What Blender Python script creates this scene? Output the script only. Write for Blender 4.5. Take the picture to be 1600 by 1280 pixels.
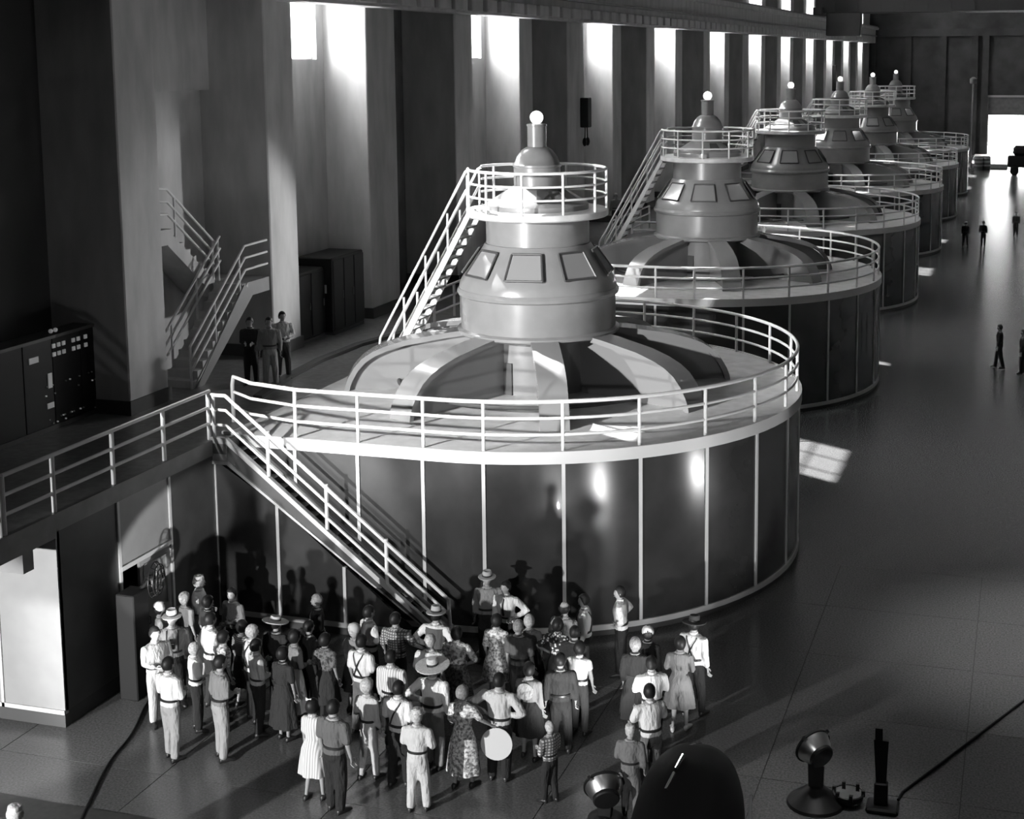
import bpy, bmesh, math, random
from mathutils import Vector, Matrix
random.seed(7)
R = math.radians
sin, cos, pi = math.sin, math.cos, math.pi
for o in list(bpy.data.objects): bpy.data.objects.remove(o)
SC = bpy.context.scene
COL = SC.collection

# ---------------------------------------------------------------- camera
F_PX, CX, CY = 2257.0, 948.3, 389.4
YAW, PITCH, ROLL = 0.2847, 0.1327, -0.004
fw = Vector((-sin(YAW)*cos(PITCH), cos(YAW)*cos(PITCH), -sin(PITCH)))
rt = Vector((cos(YAW), sin(YAW), 0)); up = rt.cross(fw)
rt, up = cos(ROLL)*rt + sin(ROLL)*up, -sin(ROLL)*rt + cos(ROLL)*up
cd = bpy.data.cameras.new('camera'); cam = bpy.data.objects.new('camera', cd); COL.objects.link(cam)
cam.matrix_world = Matrix(((rt.x, up.x, -fw.x, 0), (rt.y, up.y, -fw.y, 0), (rt.z, up.z, -fw.z, 12.2), (0, 0, 0, 1)))
cd.sensor_width = 36; cd.lens = F_PX*36/1600
cd.shift_x = (800-CX)/1600; cd.shift_y = -(640-CY)/1600
cd.clip_end = 500
SC.camera = cam

# ---------------------------------------------------------------- world, sun, lamps, exposure
W = bpy.data.worlds.new('world'); SC.world = W; W.use_nodes = True
bg = W.node_tree.nodes['Background']; bg.inputs[0].default_value = (1, 1, 1, 1); bg.inputs[1].default_value = 32.0
def lamp(kind, name, loc, energy, aim=None, **kw):
    d = bpy.data.lights.new(name, kind); d.energy = energy
    for k, v in kw.items(): setattr(d, k, v)
    o = bpy.data.objects.new(name, d); COL.objects.link(o); o.location = loc
    if aim is not None: o.rotation_euler = (Vector(aim)-Vector(loc)).to_track_quat('-Z', 'Y').to_euler()
    return o
lamp('SUN', 'sun', (-60, 80, 60), 34, aim=(-59, 79.38, 58.58), angle=R(.6))
lamp('SPOT', 'unseen_flood', (-17.5, 2.0, 5.2), 25000, aim=(-10.3, 26, 1.8), spot_size=R(36), spot_blend=.4, shadow_soft_size=.2)
lamp('SPOT', 'unseen_flood', (-20.3, 9.0, 12.0), 56000, aim=(-11.6, 33, 6.4), spot_size=R(29), spot_blend=.5, shadow_soft_size=.3)
lamp('SPOT', 'unseen_flood', (-18.4, 12.6, 1.5), 7000, aim=(-17.6, 21.4, .95), spot_size=R(40), spot_blend=.25, shadow_soft_size=.2)
lamp('SPOT', 'unseen_flood', (-12.5, 16.0, 1.8), 5500, aim=(-16.65, 24.95, 2.5), spot_size=R(12), spot_blend=.2, shadow_soft_size=.1)  # unseen spot added to light the open door and the panel above
lamp('SPOT', 'unseen_flood', (-2.0, -6.0, 11.0), 5500, aim=(-9.2, 24, .8), spot_size=R(25), spot_blend=.5, shadow_soft_size=.3)  # frontal fill added from the camera side to brighten the crowd's backs
lamp('SPOT', 'unseen_flood', (.6, 29.3, 1.2), 700, aim=(-6.6, 29.6, 3.6), spot_size=R(60), spot_blend=.5, shadow_soft_size=.14)
lamp('SPOT', 'gallery_fill', (-13.6, 37.8, 7.6), 1300, aim=(-20.3, 32.6, 6.6), spot_size=R(62), spot_blend=.6, shadow_soft_size=.15)  # unseen fill added to brighten the alcove and pier, no fixture there
lamp('SPOT', 'hall_fill', (1.4, 30.5, 19), 12000, aim=(1.2, 30, 0), spot_size=R(30), spot_blend=1, shadow_soft_size=.3)  # unseen spot added to make a bright pool on the floor
lamp('SPOT', 'hall_fill', (-3.0, 22.0, 19), 5000, aim=(-3.0, 22.0, 0), spot_size=R(16), spot_blend=1, shadow_soft_size=.3)  # likewise added, for the pool around the floodlight's foot
HALL_FILLS = [(2.5, 6), (-8, 8), (3.5, 22), (3.0, 60), (3.0, 100), (3.0, 140)]  # unseen overhead fills added to lift the hall's brightness
for i, (x, y) in enumerate(HALL_FILLS):
    lamp('AREA', 'hall_fill', (x, y, 20.5), 70, aim=(x, y, 0), shape='DISK', size=1.0)
SC.view_settings.view_transform = 'Standard'; SC.view_settings.look = 'None'
SC.view_settings.exposure = 0.0; SC.view_settings.gamma = 1.0; SC.view_settings.use_curve_mapping = False
SC.cycles.max_bounces = 8; SC.cycles.diffuse_bounces = 4; SC.cycles.glossy_bounces = 3; SC.cycles.transparent_max_bounces = 8
SC.cycles.sample_clamp_indirect = 6; SC.cycles.caustics_reflective = False; SC.cycles.caustics_refractive = False

# ---------------------------------------------------------------- materials
def mat(name, v, rough=.6, metal=0, noise=0, scale=4, bump=0, coat=0, emit=0, stretch=None, v2=None, spec=.5):
    m = bpy.data.materials.new(name); m.use_nodes = True
    nt = m.node_tree; b = nt.nodes['Principled BSDF']
    b.inputs['Base Color'].default_value = (v, v, v, 1); b.inputs['Roughness'].default_value = rough
    b.inputs['Metallic'].default_value = metal; b.inputs['Coat Weight'].default_value = coat
    b.inputs['Specular IOR Level'].default_value = spec
    if emit: b.inputs['Emission Color'].default_value = (1, 1, 1, 1); b.inputs['Emission Strength'].default_value = emit
    if noise or bump:
        tc = nt.nodes.new('ShaderNodeTexCoord'); mp = nt.nodes.new('ShaderNodeMapping')
        nt.links.new(tc.outputs['Object'], mp.inputs['Vector'])
        if stretch: mp.inputs['Scale'].default_value = stretch
        nz = nt.nodes.new('ShaderNodeTexNoise'); nz.inputs['Scale'].default_value = scale; nz.inputs['Detail'].default_value = 5
        nt.links.new(mp.outputs[0], nz.inputs['Vector'])
        if noise:
            cr = nt.nodes.new('ShaderNodeValToRGB'); lo, hi = v*(1-noise), v*(1+noise) if v2 is None else v2
            cr.color_ramp.elements[0].position = .3; cr.color_ramp.elements[1].position = .7
            cr.color_ramp.elements[0].color = (lo, lo, lo, 1); cr.color_ramp.elements[1].color = (hi, hi, hi, 1)
            nt.links.new(nz.outputs['Fac'], cr.inputs['Fac']); nt.links.new(cr.outputs[0], b.inputs['Base Color'])
        if bump:
            bp = nt.nodes.new('ShaderNodeBump'); bp.inputs['Strength'].default_value = bump; bp.inputs['Distance'].default_value = .06 if 'cotton' in name or 'wool' in name else .02
            nt.links.new(nz.outputs['Fac'], bp.inputs['Height']); nt.links.new(bp.outputs[0], b.inputs['Normal'])
    return m
def pattern(name, kind, a, c, scale):
    m = bpy.data.materials.new(name); m.use_nodes = True; nt = m.node_tree; b = nt.nodes['Principled BSDF']
    b.inputs['Roughness'].default_value = .85
    tc = nt.nodes.new('ShaderNodeTexCoord'); cr = nt.nodes.new('ShaderNodeValToRGB')
    cr.color_ramp.elements[0].color = (a, a, a, 1); cr.color_ramp.elements[1].color = (c, c, c, 1)
    if kind in ('bands', 'stripes'):
        t = nt.nodes.new('ShaderNodeTexWave'); t.bands_direction = 'Z' if kind == 'bands' else 'X'
        t.inputs['Scale'].default_value = scale; t.inputs['Distortion'].default_value = .6; fac = t.outputs['Fac']
    elif kind == 'check':
        t = nt.nodes.new('ShaderNodeTexWave'); t.bands_direction = 'Z'; t.inputs['Scale'].default_value = scale
        t2 = nt.nodes.new('ShaderNodeTexWave'); t2.bands_direction = 'X'; t2.inputs['Scale'].default_value = scale
        nt.links.new(tc.outputs['Object'], t2.inputs['Vector'])
        mm = nt.nodes.new('ShaderNodeMath'); mm.operation = 'MULTIPLY'
        nt.links.new(t.outputs['Fac'], mm.inputs[0]); nt.links.new(t2.outputs['Fac'], mm.inputs[1]); fac = mm.outputs[0]
    else:
        t = nt.nodes.new('ShaderNodeTexNoise' if kind == 'floral' else 'ShaderNodeTexVoronoi'); t.inputs['Scale'].default_value = scale
        fac = t.outputs['Fac'] if kind == 'floral' else t.outputs['Distance']
        cr.color_ramp.elements[0].position = .38; cr.color_ramp.elements[1].position = .6
        if kind == 'spots': cr.color_ramp.elements[0].position = .3; cr.color_ramp.elements[1].position = .45
    nt.links.new(tc.outputs['Object'], t.inputs['Vector']); nt.links.new(fac, cr.inputs['Fac']); nt.links.new(cr.outputs[0], b.inputs['Base Color'])
    return m
M = dict(
    concrete=mat('board_marked_concrete', .45, .85, noise=.16, scale=.9, bump=.2, stretch=(2, 2, .6)),
    right_wall=mat('grey_concrete', .2, .9, noise=.2, scale=.8),
    plainwhite=mat('white_hat_cloth', .55, .9),
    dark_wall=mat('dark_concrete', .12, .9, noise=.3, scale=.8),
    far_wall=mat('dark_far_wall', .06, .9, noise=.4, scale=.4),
    floor=mat('speckled_terrazzo', .1, .25, noise=.35, scale=26, spec=.5),
    gallery=mat('gallery_floor', .14, .35, noise=.3, scale=6),
    groove=mat('floor_joint', .02, .9),
    trench=mat('dark_floor_strip', .035, .5, noise=.3, scale=8),
    casing=mat('dark_gloss_paint', .03, .22, noise=.2, scale=1.5, coat=.3),
    strip=mat('pale_seam_strip', .5, .35),
    rail=mat('white_painted_pipe', .6, .4),
    deck=mat('grey_deck_plate', .48, .45, noise=.15, scale=3),
    rim=mat('white_deck_edge', .5, .4),
    machine=mat('grey_machine_enamel', .18, .28, coat=.3, noise=.06, scale=3),
    machine_dk=mat('dark_machine_gap', .05, .6),
    arm=mat('grey_arm_enamel', .2, .26, coat=.3),
    frame=mat('dark_window_frame', .05, .4),
    pane=mat('hazy_pane', .2, .1),
    globe=mat('opal_lamp_globe', .9, .3, emit=1.6),
    box=mat('light_grey_panel', .25, .4, noise=.05, scale=3),
    panel_dk=mat('dark_and_shaded_panel', .055, .35, noise=.2, scale=2),
    plinth=mat('dark_plinth', .05, .6),
    black=mat('black_enamel', .011, .45, spec=.25),
    steel=mat('grey_steel', .16, .5, noise=.2, scale=2),
    crane=mat('dark_crane_paint', .03, .6),
    aluminium=mat('spun_aluminium', .6, .3, metal=1), reflector=mat('white_reflector', .8, .3),
    chrome=mat('bright_chrome', .8, .12, metal=1),
    dial=mat('glow_dial', .7, .4, emit=.1),  # glow put into the dial faces, which no lamp here reaches
    label=mat('pale_name_plate', .7, .5, emit=.05),  # slight glow put into the plates, though they are no lamps
    window=mat('white_window_bar', .5, .5),
    rubber=mat('black_cable', .012, .6, spec=.15),
    skin=mat('skin', .3, .55), eye=mat('dark_eye', .03, .3),
    lip=mat('lip', .18, .5),
    white=mat('white_cotton', .7, .9, bump=1, scale=8, stretch=(1.6, 1.6, .55)), light=mat('pale_cotton', .5, .9, bump=1, scale=8, stretch=(1.6, 1.6, .55)),
    grey=mat('grey_cotton', .22, .9, bump=1, scale=8, stretch=(1.6, 1.6, .55)), dgrey=mat('dark_grey_cotton', .1, .9, bump=1, scale=8, stretch=(1.6, 1.6, .55)),
    mid=mat('mid_grey_cotton', .14, .9, bump=1, scale=8, stretch=(1.6, 1.6, .55)), mid2=mat('dusky_wool', .045, .9, bump=1, scale=8, stretch=(1.6, 1.6, .55)), dark=mat('dark_wool', .025, .9, bump=1, scale=8, stretch=(1.6, 1.6, .55)),
    black_cloth=mat('black_wool', .014, .9, bump=1, scale=8, stretch=(1.6, 1.6, .55)), tan=mat('tan_cotton', .34, .9, bump=1, scale=8, stretch=(1.6, 1.6, .55)),
    plaid=pattern('checked_cotton', 'check', .08, .6, 6), stripe=pattern('banded_cotton', 'bands', .04, .3, 9),
    stripe2=pattern('striped_cotton', 'stripes', .35, .75, 7), floral=pattern('floral_cotton', 'floral', .16, .7, 22),
    speck=pattern('speckled_crepe', 'floral', .03, .16, 22), spots=pattern('spotted_crepe', 'spots', .75, .03, 18),
    hair_dark=mat('dark_hair', .013, .5, spec=.3), hair_blond=mat('fair_hair', .45, .6, noise=.4, scale=30, bump=.5), hair_grey=mat('grey_hair', .22, .6, noise=.4, scale=30, bump=.5),
    straw=mat('pale_straw', .5, .8, noise=.2, scale=40), felt=mat('pale_felt', .4, .9), darkfelt=mat('dark_felt', .03, .9),
    leather=mat('black_leather', .02, .4), paleleather=mat('pale_leather', .5, .5),
)
def glass_mat():
    m = bpy.data.materials.new('window_glass'); m.use_nodes = True; nt = m.node_tree; nt.nodes.remove(nt.nodes['Principled BSDF'])
    t = nt.nodes.new('ShaderNodeBsdfTransparent'); g = nt.nodes.new('ShaderNodeBsdfGlossy'); g.inputs['Roughness'].default_value = .05
    mx = nt.nodes.new('ShaderNodeMixShader'); mx.inputs[0].default_value = .07
    nt.links.new(t.outputs[0], mx.inputs[1]); nt.links.new(g.outputs[0], mx.inputs[2])
    nt.links.new(mx.outputs[0], nt.nodes['Material Output'].inputs[0]); return m
M['glass'] = glass_mat()

# ---------------------------------------------------------------- helpers
class MB:
    def __init__(s): s.v = []; s.f = []
    def box(s, x0, x1, y0, y1, z0, z1):
        n = len(s.v); s.v += [(x, y, z) for z in (z0, z1) for x, y in ((x0, y0), (x1, y0), (x1, y1), (x0, y1))]
        s.f += [[n+i for i in q] for q in ((3, 2, 1, 0), (4, 5, 6, 7), (0, 1, 5, 4), (1, 2, 6, 5), (2, 3, 7, 6), (3, 0, 4, 7))]; return s
    def hull(s, ring_a, ring_b):          # two rings of equal length joined and capped
        n = len(s.v); k = len(ring_a); s.v += [tuple(p) for p in ring_a]+[tuple(p) for p in ring_b]
        s.f += [[n+i, n+(i+1) % k, n+k+(i+1) % k, n+k+i] for i in range(k)]
        s.f += [[n+i for i in reversed(range(k))], [n+k+i for i in range(k)]]; return s
    def loft(s, rings, caps=True):
        n = len(s.v); k = len(rings[0])
        for r in rings: s.v += [tuple(p) for p in r]
        for j in range(len(rings)-1):
            s.f += [[n+j*k+i, n+j*k+(i+1) % k, n+(j+1)*k+(i+1) % k, n+(j+1)*k+i] for i in range(k)]
        if caps: s.f += [[n+i for i in reversed(range(k))], [n+(len(rings)-1)*k+i for i in range(k)]]
        return s
    def tube(s, pts, r, k=8, closed=False):
        pts = [Vector(p) for p in pts]; rr = r if isinstance(r, (list, tuple)) else [r]*len(pts); rings = []
        prev = None
        for i, p in enumerate(pts):
            a = pts[i-1] if i else (pts[-1] if closed else None); b = pts[i+1] if i+1 < len(pts) else (pts[0] if closed else None)
            t = ((p-a).normalized() if a is not None else Vector())+((b-p).normalized() if b is not None else Vector())
            t = t.normalized() if t.length > 1e-6 else Vector((0, 0, 1))
            if prev is None: u = t.orthogonal().normalized()
            else:
                u = prev-t*prev.dot(t); u = u.normalized() if u.length > 1e-6 else t.orthogonal().normalized()
            prev = u; w = t.cross(u)
            rings.append([p+rr[i]*(cos(2*pi*j/k)*u+sin(2*pi*j/k)*w) for j in range(k)])
        if closed: s.loft(rings+[rings[0]], caps=False)
        else: s.loft(rings)
        return s
    def lathe(s, prof, k=32, c=(0, 0, 0), caps=True):
        s.loft([[(c[0]+r*cos(2*pi*i/k), c[1]+r*sin(2*pi*i/k), c[2]+z) for i in range(k)] for r, z in prof], caps); return s
    def ball(s, c, r, k=12, m=8):
        r = r if isinstance(r, (tuple, list)) else (r, r, r)
        s.loft([[(c[0]+r[0]*sin(pi*max(.02, min(.98, j/m)))*cos(2*pi*i/k), c[1]+r[1]*sin(pi*max(.02, min(.98, j/m)))*sin(2*pi*i/k), c[2]-r[2]*cos(pi*j/m)) for i in range(k)] for j in range(m+1)]); return s
    def mesh(s, name):
        me = bpy.data.meshes.new(name); me.from_pydata(s.v, [], s.f); me.update(); return me
    def build(s, name, m, parent=None, smooth=None, bevel=0, **props):
        me = s.mesh(name)
        bm = bmesh.new(); bm.from_mesh(me); bmesh.ops.recalc_face_normals(bm, faces=bm.faces)
        if bevel: bmesh.ops.bevel(bm, geom=[e for e in bm.edges], offset=bevel, segments=1, affect='EDGES', clamp_overlap=True)
        bm.to_mesh(me); bm.free()
        me.materials.append(M[m] if isinstance(m, str) else m)
        if smooth is not None:
            me.set_sharp_from_angle(angle=R(smooth)); me.shade_smooth(); me.set_sharp_from_angle(angle=R(smooth))
        o = bpy.data.objects.new(name, me); COL.objects.link(o)
        if parent is not None: o.parent = parent
        for k, v in props.items(): o[k] = v
        return o
def box(x0, x1, y0, y1, z0, z1): return MB().box(x0, x1, y0, y1, z0, z1)
def tag(o, label=None, cat=None, group=None, kind=None):
    for k, v in (('label', label), ('category', cat), ('group', group), ('kind', kind)):
        if v: o[k] = v
    return o
def empty(name, loc=(0, 0, 0), rz=0, **kw):
    o = bpy.data.objects.new(name, None); COL.objects.link(o); o.location = loc; o.rotation_euler = (0, 0, rz); o.empty_display_size = .2
    return tag(o, **kw)
def copy_tree(o, parent=None):
    c = o.copy(); COL.objects.link(c)
    if parent is not None: c.parent = parent
    for ch in KIDS.get(o.name, ()): copy_tree(ch, c)
    return c
KIDS = {}
def index_kids():
    KIDS.clear()
    for o in bpy.data.objects:
        if o.parent: KIDS.setdefault(o.parent.name, []).append(o)
def struct(o): o['kind'] = 'structure'; return o
ZD = 4.07                                   # gallery and deck level
# ---------------------------------------------------------------- floor, walls, roof
XW, YN, YF, XR, ZC = -22.3, -14.0, 184.0, 9.0, 26.0
floor = struct(box(XW-2, XR, YN, YF+6, -.3, -.015).build('floor', 'groove'))
gx = [-23.83+3.3*i for i in range(11)]; gx[-1] = XR
gy = [17.6+2.7*i for i in range(7)]
for i in range(10):
    for j in range(6):
        box(gx[i]+.008, gx[i+1]-.008, gy[j]+.008, gy[j+1]-.008, -.015, 0).build('floor_slab', 'floor', floor)
box(XW-2, XR, YN, gy[0]-.008, -.015, 0).build('floor_field', 'floor', floor)
box(XW-2, XR, gy[6]+.008, YF+6, -.015, 0).build('floor_field', 'floor', floor)
struct(box(XW, XR+.5, YN-.5, YF+.8, ZC, ZC+.5).build('ceiling', 'dark_wall'))
struct(box(XR, XR+.5, YN, YF+6, 0, ZC).build('wall_right', 'right_wall'))
struct(box(XW-2, XR, YN-.5, YN, 0, ZC).build('wall_near', 'dark_wall'))

# far wall with its big doorway
fwall = struct(empty('wall_far'))
DX0, DX1 = -4.95, 2.2
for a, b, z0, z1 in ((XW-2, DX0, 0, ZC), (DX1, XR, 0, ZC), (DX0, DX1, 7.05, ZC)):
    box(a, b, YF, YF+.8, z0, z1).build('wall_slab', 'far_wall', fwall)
for x in (-19.5, -15.2, -11.0, -7.2, -5.9):
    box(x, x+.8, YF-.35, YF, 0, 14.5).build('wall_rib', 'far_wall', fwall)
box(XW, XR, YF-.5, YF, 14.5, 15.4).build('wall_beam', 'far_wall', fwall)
dr = struct(empty('door_2'))
box(DX0-.25, DX0, YF-.15, YF+.3, 0, 7.3).build('door_frame', 'steel', dr)
box(DX1, DX1+.25, YF-.15, YF+.3, 0, 7.3).build('door_frame', 'steel', dr)
box(DX0-.25, DX1+.25, YF-.15, YF+.3, 7.05, 7.3).build('door_frame', 'rim', dr)
for i in range(9):
    box(DX0-.05, DX1+.05, YF+.1+.03*(i % 2), YF+.22, 4.85+i*.245, 4.85+(i+1)*.245).build('shutter_slat', 'steel', dr)

# window wall: alternate wide and narrow piers, closed slots and window slots
XFACE, XBACK, XDARK = -19.6, -21.05, -21.6
P1 = {-1: (28.0, 29.55), 0: (40.8, 42.9), 1: (54.7, 56.25), 2: (68.1, 69.65), 3: (81.1, 82.8), 4: (95.0, 96.5)}
P2 = {-1: (34.63, 36.15), 0: (47.9, 49.6), 1: (60.9, 63.3), 2: (74.6, 76.3), 4: (101.2, 103.5)}
for k in range(-3, 11):
    P1.setdefault(k, (40.8+13.56*k, 42.4+13.56*k)); P2.setdefault(k, (40.8+13.56*k+7.1, 40.8+13.56*k+8.9))
wl = struct(empty('wall_left'))
KS = list(range(-3, 11))
def pier(y0, y1):
    zb = ZD if y1 > 21.4 else 0
    o = box(XW, XFACE, y0, y1, zb, ZC).build('pier', 'concrete', wl, bevel=.03)
    if y1 > 21.4 and y0 < 120: box(XW, XFACE+.05, y0-.05, y1+.05, ZD, ZD+.33).build('pier_base', 'plinth', wl)
ZS, ZT = 12.14, 23.2
nwin = 0
for k in KS:
    pier(*P1[k])
    if k < -1:                              # deep bay beside the camera: no windows, shade put into the back's dark colour
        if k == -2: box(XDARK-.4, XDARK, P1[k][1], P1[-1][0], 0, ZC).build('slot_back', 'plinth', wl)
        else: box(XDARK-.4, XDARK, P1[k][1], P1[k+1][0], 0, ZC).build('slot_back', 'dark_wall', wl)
        continue
    pier(*P2[k])
    # closed slot
    ya, yb = P1[k][1], P2[k][0]
    box(XDARK-.4, XDARK, ya, yb, 0, ZC).build('slot_back', 'concrete' if k == -1 else 'dark_wall', wl)  # shade of the closed slots put into darker concrete, save in the alcove
    if k == -1: box(XDARK, XDARK+.3, ya, yb, 11.35, ZC).build('slot_header', 'concrete', wl)
    if k+1 not in P1: continue
    # window slot
    ya, yb = P2[k][1], P1[k+1][0]
    wa, wb = ya+.35, yb-.45
    box(XBACK-.4, XBACK, ya, yb, 0, ZS).build('slot_back', 'concrete', wl)
    box(XBACK-.4, XBACK, ya, yb, ZT, ZC).build('slot_back', 'concrete', wl)
    box(XBACK-.4, XBACK, ya, wa, ZS, ZT).build('window_jamb', 'concrete', wl)
    box(XBACK-.4, XBACK, wb, yb, ZS, ZT).build('window_jamb', 'concrete', wl)
    nwin += 1
    w = struct(empty('window_%d' % nwin))
    xm = XBACK-.2
    for y in (wa, (wa*2+wb)/3, (wa+wb*2)/3, wb):
        box(xm-.04, xm+.04, y-.03, y+.03, ZS, ZT).build('window_bar', 'window', w)
    zs = [ZS+(ZT-ZS)*i/6 for i in range(7)]
    for z in zs: box(xm-.04, xm+.04, wa, wb, z-.03, z+.03).build('window_bar', 'window', w)
    if k < 4:
        for i in range(3):
            for j in range(6):
                box(xm-.004, xm+.004, wa+(wb-wa)*i/3+.03, wa+(wb-wa)*(i+1)/3-.03, zs[j]+.03, zs[j+1]-.03).build('pane', 'glass', w)
    else: box(xm-.004, xm+.004, wa, wb, ZS, ZT).build('pane', 'glass', w)
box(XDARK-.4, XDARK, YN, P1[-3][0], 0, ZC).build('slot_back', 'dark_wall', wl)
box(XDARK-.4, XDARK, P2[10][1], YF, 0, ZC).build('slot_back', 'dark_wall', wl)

# crane girder along the piers
gd = empty('crane_girder', label='long concrete crane girder running along the heads of the piers', cat='girder')
struct(gd)
box(-19.55, -18.8, YN, YF, 13.7, 15.3).build('girder_web', 'concrete', gd)
box(-19.55, -18.45, YN, YF, 15.3, 15.6).build('girder_ledge', 'concrete', gd)
box(-18.8, -18.6, YN, YF, 14.5, 14.62).build('girder_rib', 'steel', gd)
box(-18.75, -18.6, YN, YF, 15.6, 15.75).build('crane_rail', 'steel', gd)
y = 24.0
while y < 176:
    box(-18.8, -18.62, y, y+1.05, 13.78, 14.22).build('girder_block', 'concrete', gd, bevel=.03); y += 1.45

# bridge crane far down the hall
cr = empty('bridge_crane', (0, 132, 0), label='dark overhead bridge crane spanning the far end of the hall', cat='crane')
for yy in (-2.2, 1.2):
    box(-18.6, XR-.1, yy, yy+1, 15.95, 17.9).build('bridge_girder', 'crane', cr)
    for x in range(-17, 8, 2): box(x, x+.12, yy-.05, yy, 15.95, 17.9).build('girder_stiffener', 'crane', cr)
for x in (-18.6, 8.1):
    box(x-.1, x+.7, -3.2, 3.2, 15.75, 16.4).build('end_truck', 'crane', cr)
box(-9, -4, -2.6, 2.6, 17.9, 19.6).build('trolley', 'crane', cr, bevel=.1)
box(-17.5, -14.5, -3.4, -1.9, 13.9, 15.95).build('operator_cab', 'crane', cr, bevel=.08)

# raised gallery, its cladding and the catwalk slab
XE, YE, YS = -16.65, 21.36, 26.7       # gallery edge, its near end, stair face
ga = struct(empty('floor_upper'))
box(XW, XE, YE, YF, 3.73, ZD).build('gallery_slab', 'gallery', ga)
box(XE, XE+.025, YE, YS, 3.73, ZD).build('gallery_fascia', 'steel', ga)
for y0, y1 in ((40.25, 46.75), (59.9, 66.4), (79.5, 86.1), (99.2, 105.7), (118.8, 125.4), (138.5, 184)):
    box(XE, XE+.04, y0, y1, 3.6, ZD).build('gallery_fascia', 'rim', ga)
kp = [(-17.6, 30.2), (-18.0, 32.4), (-18.18, 34.5), (-18.1, 36.7), (-17.55, 39.0), (-16.9, 40.4)]
for (xa, ya), (xb, yb) in zip(kp, kp[1:]):
    MB().hull([(xa-.12, ya, ZD), (xa+.12, ya, ZD), (xa+.12, ya, ZD+.09), (xa-.12, ya, ZD+.09)], [(xb-.12, yb, ZD), (xb+.12, yb, ZD), (xb+.12, yb, ZD+.09), (xb-.12, yb, ZD+.09)]).build('gallery_kerb', 'plinth', ga)
wg = struct(empty('wall_gallery'))
def cladding(y0, y1, z0=.3, m='panel_dk'): box(XE-.12, XE, y0, y1, z0, 3.73).build('wall_panel', m, wg)
cladding(YE+.03, 23.17); cladding(23.22, 24.9, 2.42, 'box'); cladding(24.96, 26.66)  # unlit side panels: shade put in as a darker grey, lit one paler
for y in (23.195, 24.93): box(XE-.1, XE+.035, y-.035, y+.035, .12, 3.73).build('panel_strip', 'strip', wg)
box(XE-.09, XE+.035, XE and 26.66, 26.74, .12, 3.73).build('panel_strip', 'strip', wg)
box(XE-.1, XE+.05, 23.2, 24.93, 2.33, 2.42).build('door_head', 'strip', wg)
box(XE-.12, XE-.02, YE+.03, 23.2, 0, .3).build('wall_plinth', 'plinth', wg); box(XE-.12, XE-.02, 24.93, 26.7, 0, .3).build('wall_plinth', 'plinth', wg)
xs = [XE, -17.98, -19.3, -20.6, -21.9, XW-1.9]
for a, b in zip(xs, xs[1:]):
    box(b+.03, a-.0, YE, YE+.1, .33, 3.73).build('wall_panel', 'box', wg)
    box(b-.03, b+.03, YE-.03, YE+.1, .25, 3.73).build('panel_strip', 'rim', wg)
box(XW-1.9, XE, YE-.03, YE+.1, .25, .33).build('panel_strip', 'rim', wg)
box(XW-1.9, XE, YE-.01, YE+.1, 0, .25).build('wall_plinth', 'plinth', wg)
box(XE-.12, XE, 40.2, YF, 0, 3.6).build('wall_panel', 'panel_dk', wg)
box(XW, XW+.1, YE, YF, 0, 3.7).build('wall_panel', 'panel_dk', wg)
box(-19.5, -19.4, 22, 27, 0, 3.7).build('wall_panel', 'panel_dk', wg)
cw = empty('catwalk', label='narrow steel catwalk running from the gallery over the pale panelled block', cat='catwalk')
box(-17.9, XE, 12, YE, 3.73, ZD).build('catwalk_deck', 'gallery', cw)
box(XE, XE+.03, 12, YE, 3.62, ZD).build('fascia', 'steel', cw)
for y in (20.6, 18.4): box(-18.3, XE, y-.14, y+.14, 3.25, 3.73).build('cross_beam', 'steel', cw)

def rail_run(parent, pts, posts, h=1.05, rails=(1.05, .7, .35), r=.036, top=.042, mat_='rail', closed=False):
    """pipe handrail: pts = foot line, posts = post feet"""
    for q in rails:
        MB().tube([(x, y, z+q) for x, y, z in pts], top if q == rails[0] else r, 8, closed).build('rail_pipe', mat_, parent, smooth=40)
    for x, y, z in posts:
        MB().tube([(x, y, z), (x, y, z+h)], top*1.05, 8).build('rail_post', mat_, parent, smooth=40)

hr = empty('handrail', (0, 0, 0), label='white pipe handrail along the near edge of the gallery', cat='railing')
ys = [20.12, 21.45, 23.22, 24.93, 26.62]
rail_run(hr, [(XE-.06, 20.12, ZD), (XE-.06, 26.68, ZD)], [(XE-.06, y, ZD) for y in ys])
hr2 = empty('handrail', (0, 0, 0), label='end of a second white handrail section at the left edge of the picture', cat='railing')
rail_run(hr2, [(XE-.06, 12.2, ZD), (XE-.06, 20.0, ZD)], [(XE-.06, y, ZD) for y in (12.2, 14.2, 16.1, 18.1, 20.0)])
for i in range(5):
    y0 = 33.7+19.64*i+6.6; y1 = y0+6.4
    gr = empty('gallery_railing', (0, 0, 0), label='white gallery railing between the %s and %s generators' % tuple((['nearest', 'second', 'third', 'fourth', 'fifth', 'farthest'])[i:i+2]), cat='railing', group='gallery railings between the generators')
    n = 4
    rail_run(gr, [(-17.3, y0, ZD), (-17.3, y1, ZD)], [(-17.3, y0+(y1-y0)*j/n, ZD) for j in range(n+1)])

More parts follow.
